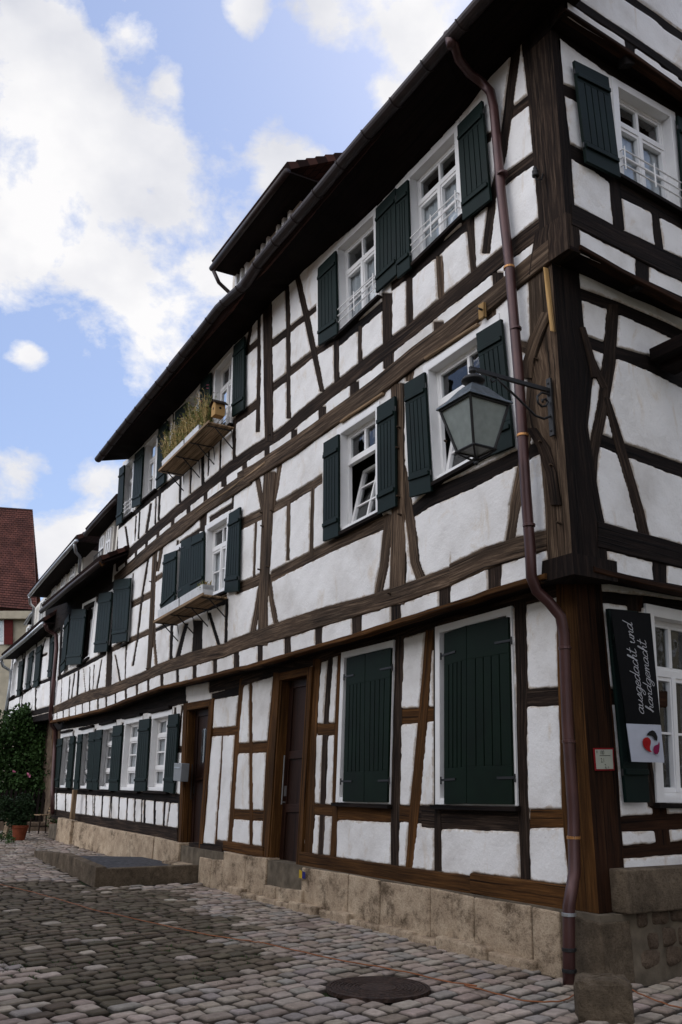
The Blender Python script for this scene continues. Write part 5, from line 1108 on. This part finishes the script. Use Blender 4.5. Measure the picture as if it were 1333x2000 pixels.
# hydrant plate
QS = Quad('R0', 'C:869,1229 C:974,1228 D:980,13 D:879,14', d=.034); hs_ = empty('hydrant_sign', QS.p(QS.w / 2, 0, 0), 'small red-edged white hydrant plate on the corner post', 'sign')
mb = MB(); QS.box(mb, 0, QS.w, 0, QS.h, -.004, .002); mb.build('border', 'redpaint', hs_, bevel=.002)
mb = MB(); QS.box(mb, QS.w * .07, QS.w * .93, QS.h * .07, QS.h * .93, .0021, .005); mb.build('face', 'enamel', hs_)
def sign_text(body, x, y, size, xs=1.0, mat='blackpaint', par=None, Q=None, d=.0065):
    cu = bpy.data.curves.new('txt', 'FONT'); cu.body = body; cu.size = 1; ob = bpy.data.objects.new('txt', cu); COL.objects.link(ob); bpy.context.view_layer.update()
    me = bpy.data.meshes.new_from_object(ob.evaluated_get(bpy.context.evaluated_depsgraph_get())); bpy.data.objects.remove(ob)
    mb = MB(); mb.add([Q.p(x + v.co[0] * size * xs, y + v.co[1] * size, d) for v in me.vertices], [tuple(p.vertices) for p in me.polygons]); return mb.build('lettering', mat, par)
sw, sh_ = QS.w, QS.h
sign_text('H', sw * .10, sh_ * .76, sh_ * .20, .7, par=hs_, Q=QS); sign_text('100', sw * .28, sh_ * .71, sh_ * .26, .75, par=hs_, Q=QS)
sign_text('2,1', sw * .30, sh_ * .36, sh_ * .28, .75, par=hs_, Q=QS); sign_text('2,', sw * .48, sh_ * .10, sh_ * .28, .75, par=hs_, Q=QS); sign_text('8', sw * .66, sh_ * .10, sh_ * .12, .8, par=hs_, Q=QS)
mb = MB(); QS.box(mb, sw * .26, sw * .80, sh_ * .645, sh_ * .67, .0055, .0065); mb.build('rule_line', 'blackpaint', hs_)
# yellow and blue marks on the plinth by the door
QM = Quad('L0', 'H:406,530 H:437,543 H:436,577 H:405,572', d=.14); mk = MB(); QM.box(mk, 0, QM.w * .5, 0, QM.h, 0, .004); mo = mk.build('trail_marker', simple('yellow_marker', (.45, .3, .02), .6), None); tag(mo, 'little yellow and blue marker on the stone plinth beside the door', 'marker')
mk = MB(); QM.box(mk, QM.w * .52, QM.w, 0, QM.h, 0, .004); bmo = mk.build('blue_half', simple('blue_marker', (.02, .02, .12), .6), mo)
bmo.location = (0, 0, 0)
# grey box by the door
QX = Quad('L0', 'K:868,800 K:918,803 K:908,922 K:862,915', d=.2); xb = empty('letter_box', QX.p(QX.w / 2, 0, -.1), 'grey metal letter box on the wall beside the arched door', 'letter box')
mb = MB(); QX.box(mb, 0, QX.w, 0, QX.h, -.14, 0); mb.build('box', 'greymetal', xb, bevel=.006); mb = MB(); QX.box(mb, QX.w * .15, QX.w * .85, QX.h * .72, QX.h * .78, .001, .012); mb.build('slot_flap', 'steel', xb)
# projecting carved beam end on the gable side
ce = P3(*pts('Z:1150,800')[0][:2], ('R', .55)); 
mb = MB()
mb.box(P3(*pts('Z:1180,750')[0][:2], ('R', .58)) + dR * .1, dR, nR, Z3, .13, .28, .07); mb.box(P3(*pts('Z:1250,1030')[0][:2], ('R', .5)) + dR * .08, dR, nR, Z3, .12, .2, .05)
mb.build('carved_corbel', 'soffit', house, bevel=.012)

# =================================================================== NEIGHBOURS
nb = empty('timber_framed_house', W(('L', .1), sEnd1 + 4, 0), 'smaller half-timbered house at the far end, with grey zinc gutter', 'house')
PL['N1'] = ('L', .12)
def TN(name, o, mat, s): timber(name, 'N1', o, mat, s, nb)
for s in ('N:205,300,10 195,860,10', 'N:325,250,12 313,840,12', 'N:235,230,8 165,880,8', 'N:400,210,10 360,370,10', 'N:445,150,14 430,570,14', 'N:455,150,16 445,830,16', 'N:125,350,12 62,920,14', 'N:205,700,10 180,870,8'): TN('post', 'V', 'black', s)
for s in ('N:75,750,20 200,690,22 320,605,24 450,560,26', 'N:50,925,34 200,880,38 440,820,50', 'N:60,960,40 200,930,40 440,880,60', 'N:365,365,22 420,340,22'): TN('rail', 'H', 'black', s)
for q in ('N:125,420 N:165,385 N:135,700 N:100,730', 'N:250,350 N:325,280 N:285,630 N:215,660'): window('N1', q, nb, cas=.05)
for q in ('N:165,410 N:200,400 N:170,700 N:145,710', 'N:318,290 N:358,260 N:328,620 N:285,640', 'N:440,210 N:470,190 N:440,540 N:410,545', 'N:255,340 N:290,310 N:255,640 N:222,655'): shutter('N1', q, nb, d=.1)
q0, q1, q2, q3 = on(105, 1395, PL['N1']), on(8, 1420, PL['N1']), on(25, 1285, PL['N1']), on(105, 1225, PL['N1'])
plaster_wall('plaster_wall', 'N1', [[q0[0] - .3, q0[1]], [q1[0], q1[1]], [q1[0], q2[1] + .3], [q0[0] - .3, q3[1] + .2]], HOLES.get('N1', []), nb, d0=.03)
mb = MB(); mb.hexa([W(('L', 0), s, z, d) for z in (0, 3.2) for s, d in ((sEnd1 - .2, -.3), (q1[0], -.3), (q1[0], -6), (sEnd1 - .2, -6))]); mb.build('lower_wall', 'rubble', nb)
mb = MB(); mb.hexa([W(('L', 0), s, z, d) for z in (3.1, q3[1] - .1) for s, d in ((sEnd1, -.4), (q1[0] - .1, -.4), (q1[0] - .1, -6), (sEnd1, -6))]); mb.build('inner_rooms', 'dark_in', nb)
eave_roof(nb, .12 + .5, 'N:375,80 230,210 10,390', 4.0, 3.2, gmat='steel', sof=.6)
gtube('downpipe', [LG('N:15,405', .6), LG('N:30,450', .45), LG('N:95,490', .2), LG('N:90,600', .18), LG('N:40,930', .18), LG('N:30,970', .15), LG('N:65,1010', .0), LG('N:60,1120', -.1)], .05, 'steel', nb)
dn, _, _ = dormer(nb, -.6, 'M:255,960 200,1060 150,1150'.replace('M:255,960 200,1060 150,1150', 'M:330,1060 270,1120 220,1200'), 'M:330,1090 230,1230', .8, 2, ((.2, .8),), 'steel', 'render', 'render', over=.2)

# red-roofed house closing the lane
ZR = 46.0
def FP(x, y, dist=ZR):    # point on a plane facing the lane, 'dist' metres ahead
    D = ray(x, y); t = dist / D[1]; return CAM + D * t
hr = empty('red_roofed_house', FP(-60, 1560) * [1, 1, 0], 'cream house with steep red tiled roof and maroon shutters at the end of the lane', 'house')
e0_, e1_, r0_, r1_ = FP(-420, 1150), FP(72, 1192), FP(-420, 960, ZR + 4), FP(64, 995, ZR + 4)
slab('roof', e0_, e1_, r0_, r1_, .12, 'tile', hr)
slab('roof', r0_, r1_, e0_ + np.array([0, 8, 0]), e1_ + np.array([-2.2, 8, 0]), .12, 'tile', hr)
mb = MB(); a = FP(-400, 1195, ZR + .5); b = FP(58, 1195, ZR + .5); mb.hexa([(a[0], ZR + .5, -1), (b[0], ZR + .5, -1), (b[0], ZR + 7, -1), (a[0], ZR + 7, -1), (a[0], ZR + .5, a[2]), (b[0], ZR + .5, b[2]), (b[0], ZR + 7, b[2]), (a[0], ZR + 7, a[2])]); mb.build('wall', 'cream', hr)
mb = MB(); mb.hexa([FP(-420, 1208, ZR), FP(74, 1208, ZR), FP(74, 1208, ZR) + [0, 1, 0], FP(-420, 1208, ZR) + [0, 1, 0], FP(-420, 1193, ZR), FP(74, 1193, ZR), FP(74, 1193, ZR) + [0, 1, 0], FP(-420, 1193, ZR) + [0, 1, 0]]); mb.build('eave', 'cream', hr)
def fbox(mb, x0, x1, y0, y1, th, dd=0):
    p = [FP(x, y, ZR + .5 - dd) for x, y in ((x0, y1), (x1, y1), (x1, y0), (x0, y0))]; mb.hexa([q + np.array([0, -th, 0]) for q in p] + p)
mb = MB(); fbox(mb, -18, 9, 1204, 1259, .08); wo = mb.build('window', 'white', hr); mb = MB(); fbox(mb, -14, 6, 1209, 1254, .005, .082); mb.build('pane', 'glass', wo)
mb = MB(); fbox(mb, 9, 26, 1206, 1259, .06, .1); mb.build('shutter', 'maroon', hr)
mb = MB(); p_ = FP(4, 1130, ZR + 2.4); mb.box(p_, (1, 0, 0), (0, 1, 0), Z3, .5, .9, .5); dd_ = mb.build('roof_dormer', 'tiledark', hr)

# houses across the two lanes (outside the picture: they shade the fronts and show in the panes)
def opposite(label, o, ax, out_, ln, dp, h, rh):
    e = empty('plain_house', o + ax * ln / 2, label, 'house'); b = MB()
    P = lambda a, d, z: o + ax * a - out_ * d + Z3 * z
    b.hexa([P(0, 0, -.1), P(ln, 0, -.1), P(ln, dp, -.1), P(0, dp, -.1), P(0, 0, h), P(ln, 0, h), P(ln, dp, h), P(0, dp, h)]); b.build('wall', 'cream', e)
    slab('roof', P(-.3, -.5, h - .1), P(ln + .3, -.5, h - .1), P(-.3, dp / 2, h + rh), P(ln + .3, dp / 2, h + rh), .1, 'tile', e); slab('roof', P(-.3, dp / 2, h + rh), P(ln + .3, dp / 2, h + rh), P(-.3, dp + .5, h - .1), P(ln + .3, dp + .5, h - .1), .1, 'tile', e)
    for fl in range(int(h // 2.8)):
        for i in range(int(ln // 2.4)):
            a = 1.0 + i * 2.4; z = .9 + fl * 2.8; f = MB()
            for x0, x1, y0, y1 in ((a, a + .1, z, z + 1.4), (a + .9, a + 1, z, z + 1.4), (a + .1, a + .9, z, z + .1), (a + .1, a + .9, z + 1.3, z + 1.4), (a + .46, a + .54, z + .1, z + 1.3)): f.hexa([P(x0, d, y) if True else 0 for y in (y0, y1) for x0_, d in ((0, 0),)] * 0 + [P(x, d, y) for y in (y0, y1) for x, d in ((x0, -.05), (x1, -.05), (x1, .02), (x0, .02))])
            wo_ = f.build('window', 'white', e); g = MB(); g.hexa([P(x, d, y) for y in (z + .05, z + 1.35) for x, d in ((a + .05, -.02), (a + .95, -.02), (a + .95, .01), (a + .05, .01))]); g.build('pane', 'glass', wo_)
opposite('cream house across the side lane', O + nR * 6.6 + dR * 1.0, dR, -nR, 13, 8, 8.0, 3.5)
opposite('cream house across the main lane', O + nL * 10.5 - dL * 7, dL, -nL, 20, 8, 6.5, 3.2)

# =================================================================== GROUND
mb = MB(); mb.add([(-400, -400, -.035), (400, -400, -.035), (400, 13.5, -.035), (-400, 13.5, -.035), (400, 33.5, .325), (-400, 33.5, .325), (400, 400, .33), (-400, 400, .33)], [(0, 1, 2, 3), (3, 2, 4, 5), (5, 4, 6, 7)]); g_ = mb.build('ground', 'joint', None, origin=(0, 0, 0)); g_['kind'] = 'structure'
poly = lambda s: [tuple(ground(x, y)[:2]) for x, y, _ in pts(s)]
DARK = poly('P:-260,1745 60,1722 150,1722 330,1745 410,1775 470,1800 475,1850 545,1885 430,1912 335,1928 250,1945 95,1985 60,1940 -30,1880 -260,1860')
def inp(p, x, y):
    r = False; j = len(p) - 1
    for i in range(len(p)):
        if (p[i][1] > y) != (p[j][1] > y) and x < (p[j][0] - p[i][0]) * (y - p[i][1]) / (p[j][1] - p[i][1]) + p[i][0]: r = not r
        j = i
    return r
mh = ground(738.7, 1929.5); mhr = abs(ground(840, 1929)[0] - ground(637, 1929)[0]) / 2
RAMP = [tuple(ground(*q)[:2]) for q in ((60, 1668), (183, 1733), (402, 1722), (395, 1690))]
ra = math.radians(45); cu_, su_ = math.sin(ra), math.cos(ra)       # rows run along this azimuth
BORD = [ground(-10, 1878)[:2], ground(98, 2000)[:2]]
mb = MB(); V_, F_, T_ = [], [], []
tmpl = []
def sett(cx, cy, ax, ay, bx, by, lx, ly, tone, zt):
    b = len(V_); c = .016
    jx = [ru(-.009, .009) for _ in range(8)]
    tl = (ru(-.003, .003), ru(-.003, .003))
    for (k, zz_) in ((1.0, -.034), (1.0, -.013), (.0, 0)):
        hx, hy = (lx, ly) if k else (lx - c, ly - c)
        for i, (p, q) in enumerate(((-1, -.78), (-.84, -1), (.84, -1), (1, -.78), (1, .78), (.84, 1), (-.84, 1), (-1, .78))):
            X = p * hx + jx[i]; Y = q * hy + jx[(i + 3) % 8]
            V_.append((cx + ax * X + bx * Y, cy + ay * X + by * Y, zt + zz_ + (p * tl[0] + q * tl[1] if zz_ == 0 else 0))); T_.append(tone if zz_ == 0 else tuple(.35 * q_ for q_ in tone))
    for r_ in (0, 8):
        for i in range(8): F_.append((b + r_ + i, b + r_ + (i + 1) % 8, b + r_ + 8 + (i + 1) % 8, b + r_ + 8 + i))
    F_.append(tuple(range(b + 16, b + 24)))
rw = .165; v = -14.0
camv = ground(666, 2300)
while v < 26:
    row_w = rw * ru(.93, 1.07); u = -22.0 + rnd() * .3
    while u < 26:
        l = ru(.15, .26); x = (u + l / 2) * cu_ - (v + row_w / 2) * su_ * 1.0; y = (u + l / 2) * su_ + (v + row_w / 2) * cu_
        wv = .05 * math.sin(u * .9 + v * .3); x += -su_ * wv; y += cu_ * wv
        P = np.array([x, y]); s_l = (P - O[:2]) @ nL[:2]; s_r = (P - O[:2]) @ nR[:2]; al = (P - O[:2]) @ dL[:2]
        ok = (s_l > .13 or s_r > .14 or al > sEnd1 + .5) and y > 5.2 and y < 29 and abs(x) < .52 * y + 1.5 and x > -.62 * y - 1.5
        ok = ok and math.hypot(x - mh[0], y - mh[1]) > mhr + .05 and not inp(RAMP, x, y)
        if ok:
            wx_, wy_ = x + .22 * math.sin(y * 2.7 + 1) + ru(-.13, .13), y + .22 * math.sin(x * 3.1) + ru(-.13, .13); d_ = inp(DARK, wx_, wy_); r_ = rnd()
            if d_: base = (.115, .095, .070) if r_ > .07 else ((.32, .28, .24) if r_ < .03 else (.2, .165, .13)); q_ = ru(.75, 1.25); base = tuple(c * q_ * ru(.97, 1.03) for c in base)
            else:
                base = [(.33, .275, .235), (.30, .27, .245), (.36, .305, .26), (.25, .205, .17)][int(r_ * 3.999)]; q_ = ru(.84, 1.14); base = tuple(c * q_ * ru(.97, 1.03) for c in base)
            # border line of older grey stones at the lower left
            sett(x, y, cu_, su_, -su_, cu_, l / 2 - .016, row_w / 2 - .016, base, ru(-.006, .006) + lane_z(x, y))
        u += l
    v += row_w
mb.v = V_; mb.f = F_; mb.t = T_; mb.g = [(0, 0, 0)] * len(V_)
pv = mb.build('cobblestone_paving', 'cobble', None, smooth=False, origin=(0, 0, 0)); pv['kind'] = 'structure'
# moss and weeds in the joints
mb = MB()
for _ in range(520):
    x, y = ground(ru(-50, 620), ru(1745, 1925))[:2]; 
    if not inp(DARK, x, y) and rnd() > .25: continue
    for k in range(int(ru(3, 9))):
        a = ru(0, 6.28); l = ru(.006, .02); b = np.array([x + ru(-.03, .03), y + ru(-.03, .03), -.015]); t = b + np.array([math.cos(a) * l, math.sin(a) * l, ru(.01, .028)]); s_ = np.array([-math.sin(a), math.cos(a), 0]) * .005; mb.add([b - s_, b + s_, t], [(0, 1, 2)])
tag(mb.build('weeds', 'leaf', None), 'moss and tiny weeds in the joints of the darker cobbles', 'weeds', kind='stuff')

# manhole cover
man = empty('manhole_cover', mh, 'round rusty cast-iron manhole cover set in the cobbles', 'manhole cover')
mb = MB(); mb.lathe((mh[0], mh[1], -.02), [(mhr, 0), (mhr, .028), (mhr * .93, .030), (mhr * .93, .02), (mhr * .92, .02)], 48); mb.build('frame', 'castiron', man)
mb = MB(); pr = [(mhr * .91, 0), (mhr * .91, .028)]
for k in (.84, .78, .70, .64, .56, .5, .42, .36): pr += [(mhr * (k + .03), .028), (mhr * (k + .027), .022), (mhr * (k + .003), .022), (mhr * k, .028)]
mb.lathe((mh[0], mh[1], -.02), pr, 48); mb.build('cover', 'castiron', man)
# orange cable
cb_pts = pts('L:-30,600 150,640 240,665 330,690 480,735 640,770 900,830 1150,880 1330,905 H:240,915 500,975 700,1015 900,1050 1150,1105 1330,1135 D:200,1130 400,1182 540,1215 680,1216 740,1200 790,1170 850,1150 930,1140 1050,1145 1120,1180 1200,1212 1333,1252 1420,1270')
cp_ = [ground(x, y, .02) for x, y, _ in cb_pts]; sm_ = []
for i in range(len(cp_) - 1):
    for k in range(4):
        t = k / 4; p0, p1, p2, p3 = cp_[max(i - 1, 0)], cp_[i], cp_[i + 1], cp_[min(i + 2, len(cp_) - 1)]
        sm_.append(.5 * (2 * p1 + (p2 - p0) * t + (2 * p0 - 5 * p1 + 4 * p2 - p3) * t * t + (3 * p1 - p0 - 3 * p2 + p3) * t ** 3) + Z3 * ru(-.004, .004))
mb = MB(); mb.tube(sm_, .0052, 8); tag(mb.build('cable', 'cable', None, smooth=True), 'thin orange cable lying across the cobbles', 'cable')
# guard stone at the corner
p = ground(1178, 1995); mb = MB(); cst = ground(1182, 1990); top_z = .30
bk = P3(*pts('D:920,1110')[0][:2], ('L', .5))
b0 = [ground(*q) for q in ((1135, 1992), (1238, 1998))]; wdv = b0[1] - b0[0]; dep = np.array([-wdv[1], wdv[0], 0]); dep = dep / np.linalg.norm(dep) * .26
hz = .36
pb = [b0[0], b0[1], b0[1] + dep, b0[0] + dep]; ctr = sum(pb) / 4
mb = MB(); n = 6
vs = []; fs = []
def bl(u, v, q): return (q[0] * (1 - u) + q[1] * u) * (1 - v) + (q[3] * (1 - u) + q[2] * u) * v
lump(mb, ctr + Z3 * .10, wdv / np.linalg.norm(wdv), dep / np.linalg.norm(dep), Z3, np.linalg.norm(wdv) / 2 * 1.12, .14, .145, 5, n=11, ex=.32, na=.03)
tag(mb.build('guard_stone', 'sanddark', None, smooth=False, bevel=0), 'rough squat guard stone at the foot of the house corner', 'guard stone')

# ramp with its kerb wall
rm = empty('entrance_ramp', ground(300, 1720), 'low stone-edged entrance ramp leading up to the arched door', 'ramp')
A0, A1, A2, A3 = ground(66, 1672), ground(185, 1731), ground(402, 1720), None
hR = .30
def zat(p, x, y): # height where picture ray above ground point p
    D = ray(x, y); t = p[1] / D[1]; return (CAM + D * t)[2]
h1 = on(1, 1, L0) and zat(A1, 185, 1699); h2 = zat(A2, 402, 1692)
B0 = np.array([*((O + dL * ((A0 - O) @ dL) + nL * .14)[:2]), 0]); B2 = np.array([*((O + dL * ((A2 - O) @ dL) + nL * .14)[:2]), 0]); B1 = np.array([*((O + dL * ((A1 - O) @ dL) + nL * .14)[:2]), 0])
th = .16
def wallseg(p, q, hp, hq, inn, name, par, mat='sanddark'):
    mb = MB(); i_ = inn / np.linalg.norm(inn) * th; mb.hexa([p - Z3 * .03, q - Z3 * .03, q + i_ - Z3 * .03, p + i_ - Z3 * .03, p + Z3 * hp, q + Z3 * hq, q + i_ + Z3 * hq, p + i_ + Z3 * hp]); mb.build(name, mat, par, bevel=.012)
inn = (B1 - A1); Am = A0 * .45 + A1 * .55
hm = zat(Am, *[ (66*.45+185*.55), 1672]) if False else h1 * 1.02
wallseg(A0, Am, .10, h1 * 1.12, -nL, 'side_kerb', rm); wallseg(Am, A1, h1 * 1.12, h1 * 1.12, -nL, 'side_kerb', rm)
f_in = dL; wallseg(A1 - dL * 0, A2, h1, h2, dL, 'front_kerb', rm)
mb = MB(); k0 = A0 - nL * .0; 
mb.add([A0 - nL * .1 + Z3 * .02, B0 + Z3 * .02, (B0 + B1) / 2 + Z3 * (h1 - .03), (Am - nL * .1) + Z3 * (h1 - .03), B1 + Z3 * (h1 - .02), A1 - nL * .1 + Z3 * (h1 - .02), B2 + Z3 * (h2 - .02), A2 + Z3 * (h2 - .02)],
       [(0, 1, 2, 3), (3, 2, 4, 5), (5, 4, 6, 7)]); mb.build('ramp_surface', 'gravel', rm)
block('threshold', [W(L0, s, z, d) for z in (-.02, h2 + .02) for s, d in ((on(395, 1690, L0)[0], .32), (on(352, 1680, L0)[0] , .32), (on(352, 1680, L0)[0], -.15), (on(395, 1690, L0)[0], -.15))], 'sand', rm)

# =================================================================== PLANTS, POTS, CHAIR, FENCE
def leaf_cloud(mb, c, r, n, size, seed, squash=1, lit=None):
    rs = random.Random(seed)
    for _ in range(n):
        d = np.array([rs.gauss(0, 1), rs.gauss(0, 1), rs.gauss(0, 1)]); d /= np.linalg.norm(d); rr = rs.random() ** .45
        p = np.array(c) + d * rr * np.array(r); u = d + np.array([rs.uniform(-.8, .8), rs.uniform(-.8, .8), rs.uniform(-.9, .3)]); u /= np.linalg.norm(u)
        v = np.cross(u, [rs.uniform(-1, 1), rs.uniform(-1, 1), rs.uniform(-1, 1)]); v /= (np.linalg.norm(v) + 1e-6); l = size * rs.uniform(.6, 1.3)
        w2 = np.cross(u, v)
        mb.add([p - u * l * .5, p + v * l * .42 + w2 * l * .1, p + u * l * .6, p - v * l * .42 + w2 * l * .1], [(0, 1, 2, 3)])
FZ = ground(60, 1640)
def at_y(x, y, Y): D = ray(x, y); return CAM + D * (Y / D[1])
Yb = 26.8
vine = empty('climbing_rose', at_y(50, 1560, Yb) * [1, 1, 0], 'big green climbing rose bush behind the picket fence', 'climbing rose')
mb = MB(); mb2 = MB(); k = 0
for (x, y, r) in ((96, 1450, .5), (100, 1495, .5), (104, 1560, .5), (20, 1470, 1.0), (60, 1450, 1.0), (92, 1480, .8), (30, 1520, 1.0), (75, 1525, .95), (-30, 1480, 1.1), (-30, 1540, 1.0), (45, 1425, .55), (80, 1420, .5), (12, 1445, .7), (100, 1530, .55), (-5, 1570, .9), (50, 1570, .9), (90, 1575, .7)):
    c = at_y(x, y, Yb + ru(-.3, .6)); k += 1
    leaf_cloud(mb if k % 3 else mb2, c, (r, r * .7, r), int(1100 * r), .095, k)
    for j in range(6): d = np.array([ru(-1, 1), ru(-.6, .3), ru(-.4, 1)]) * r * .95; leaf_cloud(mb, c + d, (.28, .25, .28), 90, .09, k * 31 + j)
mb.build('foliage', 'leaf', vine); mb2.build('foliage', 'leafdark', vine)
mb = MB()
for x, y in ((28, 1507), (56, 1514)): leaf_cloud(mb, at_y(x, y, Yb - .9), (.05, .05, .05), 12, .06, x)
mb.build('blossoms', 'pink', vine)
mb = MB()
for j in range(7): b = at_y(-10 + j * 16, 1600, Yb) * [1, 1, 0]; mb.tube([b, b + np.array([ru(-.2, .2), 0, 1.3]), b + np.array([ru(-.5, .5), 0, 2.6])], [.03, .022, .01], 6)
mb.build('stems', 'dark', vine)
fn = empty('picket_fence', at_y(20, 1600, 26.0) * [1, 1, 0], 'dark weathered picket fence in front of the climbing rose', 'fence')
mb = MB(); yf = 26.0; x0f, x1f = at_y(-60, 1540, yf)[0], at_y(104, 1540, yf)[0]; zf_ = at_y(20, 1541, yf)[2]; x = x0f
while x < x1f:
    h = zf_ + ru(-.05, .05); vs = [np.array([x + a, yf + b, z]) for b in (0, .02) for a, z in ((0, .1), (.07, .1), (.07, h - .06), (.035, h), (0, h - .06))]
    mb.add(vs, [(0, 1, 2, 3, 4), (9, 8, 7, 6, 5), (0, 5, 6, 1), (1, 6, 7, 2), (2, 7, 8, 3), (3, 8, 9, 4), (4, 9, 5, 0)]); x += .13
mb.build('pickets', 'black', fn)
mb = MB()
for z in (.35, zf_ - .3): mb.box(((x0f + x1f) / 2, yf + .05, z), (1, 0, 0), (0, 1, 0), Z3, (x1f - x0f) / 2, .02, .04)
mb.build('rail', 'black', fn)
mb = MB(); mb.hexa([(x0f, yf - .25, -.03), (x1f, yf - .25, -.03), (x1f, yf + .2, -.03), (x0f, yf + .2, -.03), (x0f, yf - .25, .45), (x1f, yf - .25, .45), (x1f, yf + .2, .45), (x0f, yf + .2, .45)])
tag(mb.build('low_stone_wall', 'rubble', None, bevel=.03), 'low rough stone wall below the picket fence', 'wall')

def pot(base_px, w_px, h_px, lab, plant_lab, kind):
    b = ground(*base_px); dist = b[1]; sc = dist / F * 1.0; r = w_px * sc / 2; h = h_px * sc
    mb = MB(); mb.lathe(b, [(r * .68, 0), (r * .92, h * .8), (r * 1.0, h * .8), (r * 1.02, h), (r * .9, h), (r * .85, h * .85), (.01, h * .86)], 24); po = mb.build('flower_pot', 'terracotta', None, smooth=False, bevel=.004); tag(po, lab, 'flower pot')
    return b, r, h
b, r, h = pot((37, 1641), 30, 26, 'broad terracotta pot below the dark bushy plant', None, 0)
pl_ = empty('potted_bush', b + Z3 * h * .8, 'dark bushy plant spilling over the broad terracotta pot', 'shrub'); mb = MB()
for j, (dx, dz, rr) in enumerate(((-.08, .7, .3), (-.32, .6, .26), (.1, .6, .22), (-.45, .85, .22), (.0, .92, .22), (-.18, .45, .22), (.16, .78, .14), (.0, .4, .18))): leaf_cloud(mb, b + np.array([dx, ru(-.1, .1), dz]), (rr, rr * .8, rr * .8), 420, .05, 50 + j)
mb.build('foliage', 'leafdark', pl_); mb = MB()
for j in range(6): mb.tube([b + Z3 * h * .8, b + np.array([ru(-.3, .3), 0, .8])], [.02, .008], 5)
mb.build('stems', 'dark', pl_)
b, r, h = pot((109, 1631), 26, 21, 'small round terracotta pot against the plinth', None, 0)
pl2 = empty('potted_shrub', b + Z3 * h * .8, 'slim green shrub in the small terracotta pot by the plinth', 'shrub'); mb = MB()
for j, (dx, dz, rr) in enumerate(((0, .5, .2), (.02, .75, .17), (.1, 1.0, .13), (-.08, .35, .2), (.2, .8, .1), (.12, 1.2, .07))): leaf_cloud(mb, b + np.array([dx, 0, dz]), (rr, rr, rr * 1.2), 240, .04, 80 + j)
mb.build('foliage', 'leaf', pl2); mb = MB(); mb.tube([b + Z3 * h * .8, b + np.array([.08, 0, 1.1])], [.012, .004], 5); mb.build('stems', 'dark', pl2)
# small weeds at the left foot
mb = MB()
for j in range(9):
    q = ground(ru(-5, 25), ru(1632, 1655)); leaf_cloud(mb, q + Z3 * .08, (.14, .12, .1), 60, .04, 200 + j)
tag(mb.build('weeds', 'leaf', None), 'low weeds at the left edge of the cobbles', 'weeds', kind='stuff')
# white marker post at the left
q = ground(9, 1636); mb = MB(); mb.hexa([q + np.array(p) for p in ((-.05, -.04, 0), (.05, -.04, 0), (.05, .04, 0), (-.05, .04, 0), (.02, -.04, .62), (.10, -.04, .6), (.10, .04, .6), (.02, .04, .62))]); tag(mb.build('stone_post', 'sand', None, bevel=.01), 'short pale leaning stone post beside the potted bush', 'post')
# tan drain post in front of the low wall at s of K:215
q0_, q1_ = LG('K:222,975', .2), LG('K:205,1165', .2); mb = MB(); mb.box((q0_ + q1_) / 2, dL, nL, Z3, .05, .05, (q0_[2] - q1_[2]) / 2); tag(mb.build('wooden_post', 'plank', None, bevel=.006), 'pale wooden post leaning against the timber wall below the far windows', 'post')

# garden chair
cb_ = ground(82, 1628); ch = empty('garden_chair', cb_, 'slatted wooden garden chair beside the terracotta pots', 'chair')
fx = np.array([-.93, -.36, 0]); fy = np.array([.36, -.93, 0])     # fx: where the chair faces, fy: to its side
fx = np.array([-.66, -.75, 0]); fx[2] = 0; fx /= np.linalg.norm(fx); fy = np.array([-fx[1], fx[0], 0])
SW, SD, SH = .24, .24, .47; cc = lambda a, b_, z: cb_ + fx * a + fy * b_ + Z3 * z
mb = MB()
for i in range(6): a = SD - i * .088; mb.box(cc(a - .02, 0, SH), fy, fx, Z3, SW, .036, .011)
mb.build('seat', 'plank', ch)
mb = MB(); tilt = np.array(-fx * .32 + Z3 * .95); tilt /= np.linalg.norm(tilt)
for i in range(7): z = .1 + i * .075; mb.box(cc(-SD, 0, SH) + tilt * z, fy, tilt, np.cross(fy, tilt), SW, .026, .009)
mb.build('backrest', 'plank', ch)
mb = MB()
for sg in (-1, 1): mb.tube([cc(-SD, sg * SW, SH), cc(-SD, sg * SW, SH) + tilt * .62], .014, 6)
mb.build('back_frame', 'dark', ch)
for sa in (-1, 1):
    for sb in (-1, 1): mb = MB(); mb.tube([cc(sa * SD, sb * SW * .95, 0), cc(sa * SD * .9, sb * SW * .95, SH)], .018, 6); mb.build('leg', 'dark', ch)
mb = MB()
for sb in (-1, 1): mb.tube([cc(-SD, sb * SW * .95, .18), cc(SD, sb * SW * .95, .18)], .012, 6)
mb.tube([cc(0, -SW * .95, .18), cc(0, SW * .95, .18)], .012, 6); mb.build('stretcher', 'dark', ch)
# repeats share a group
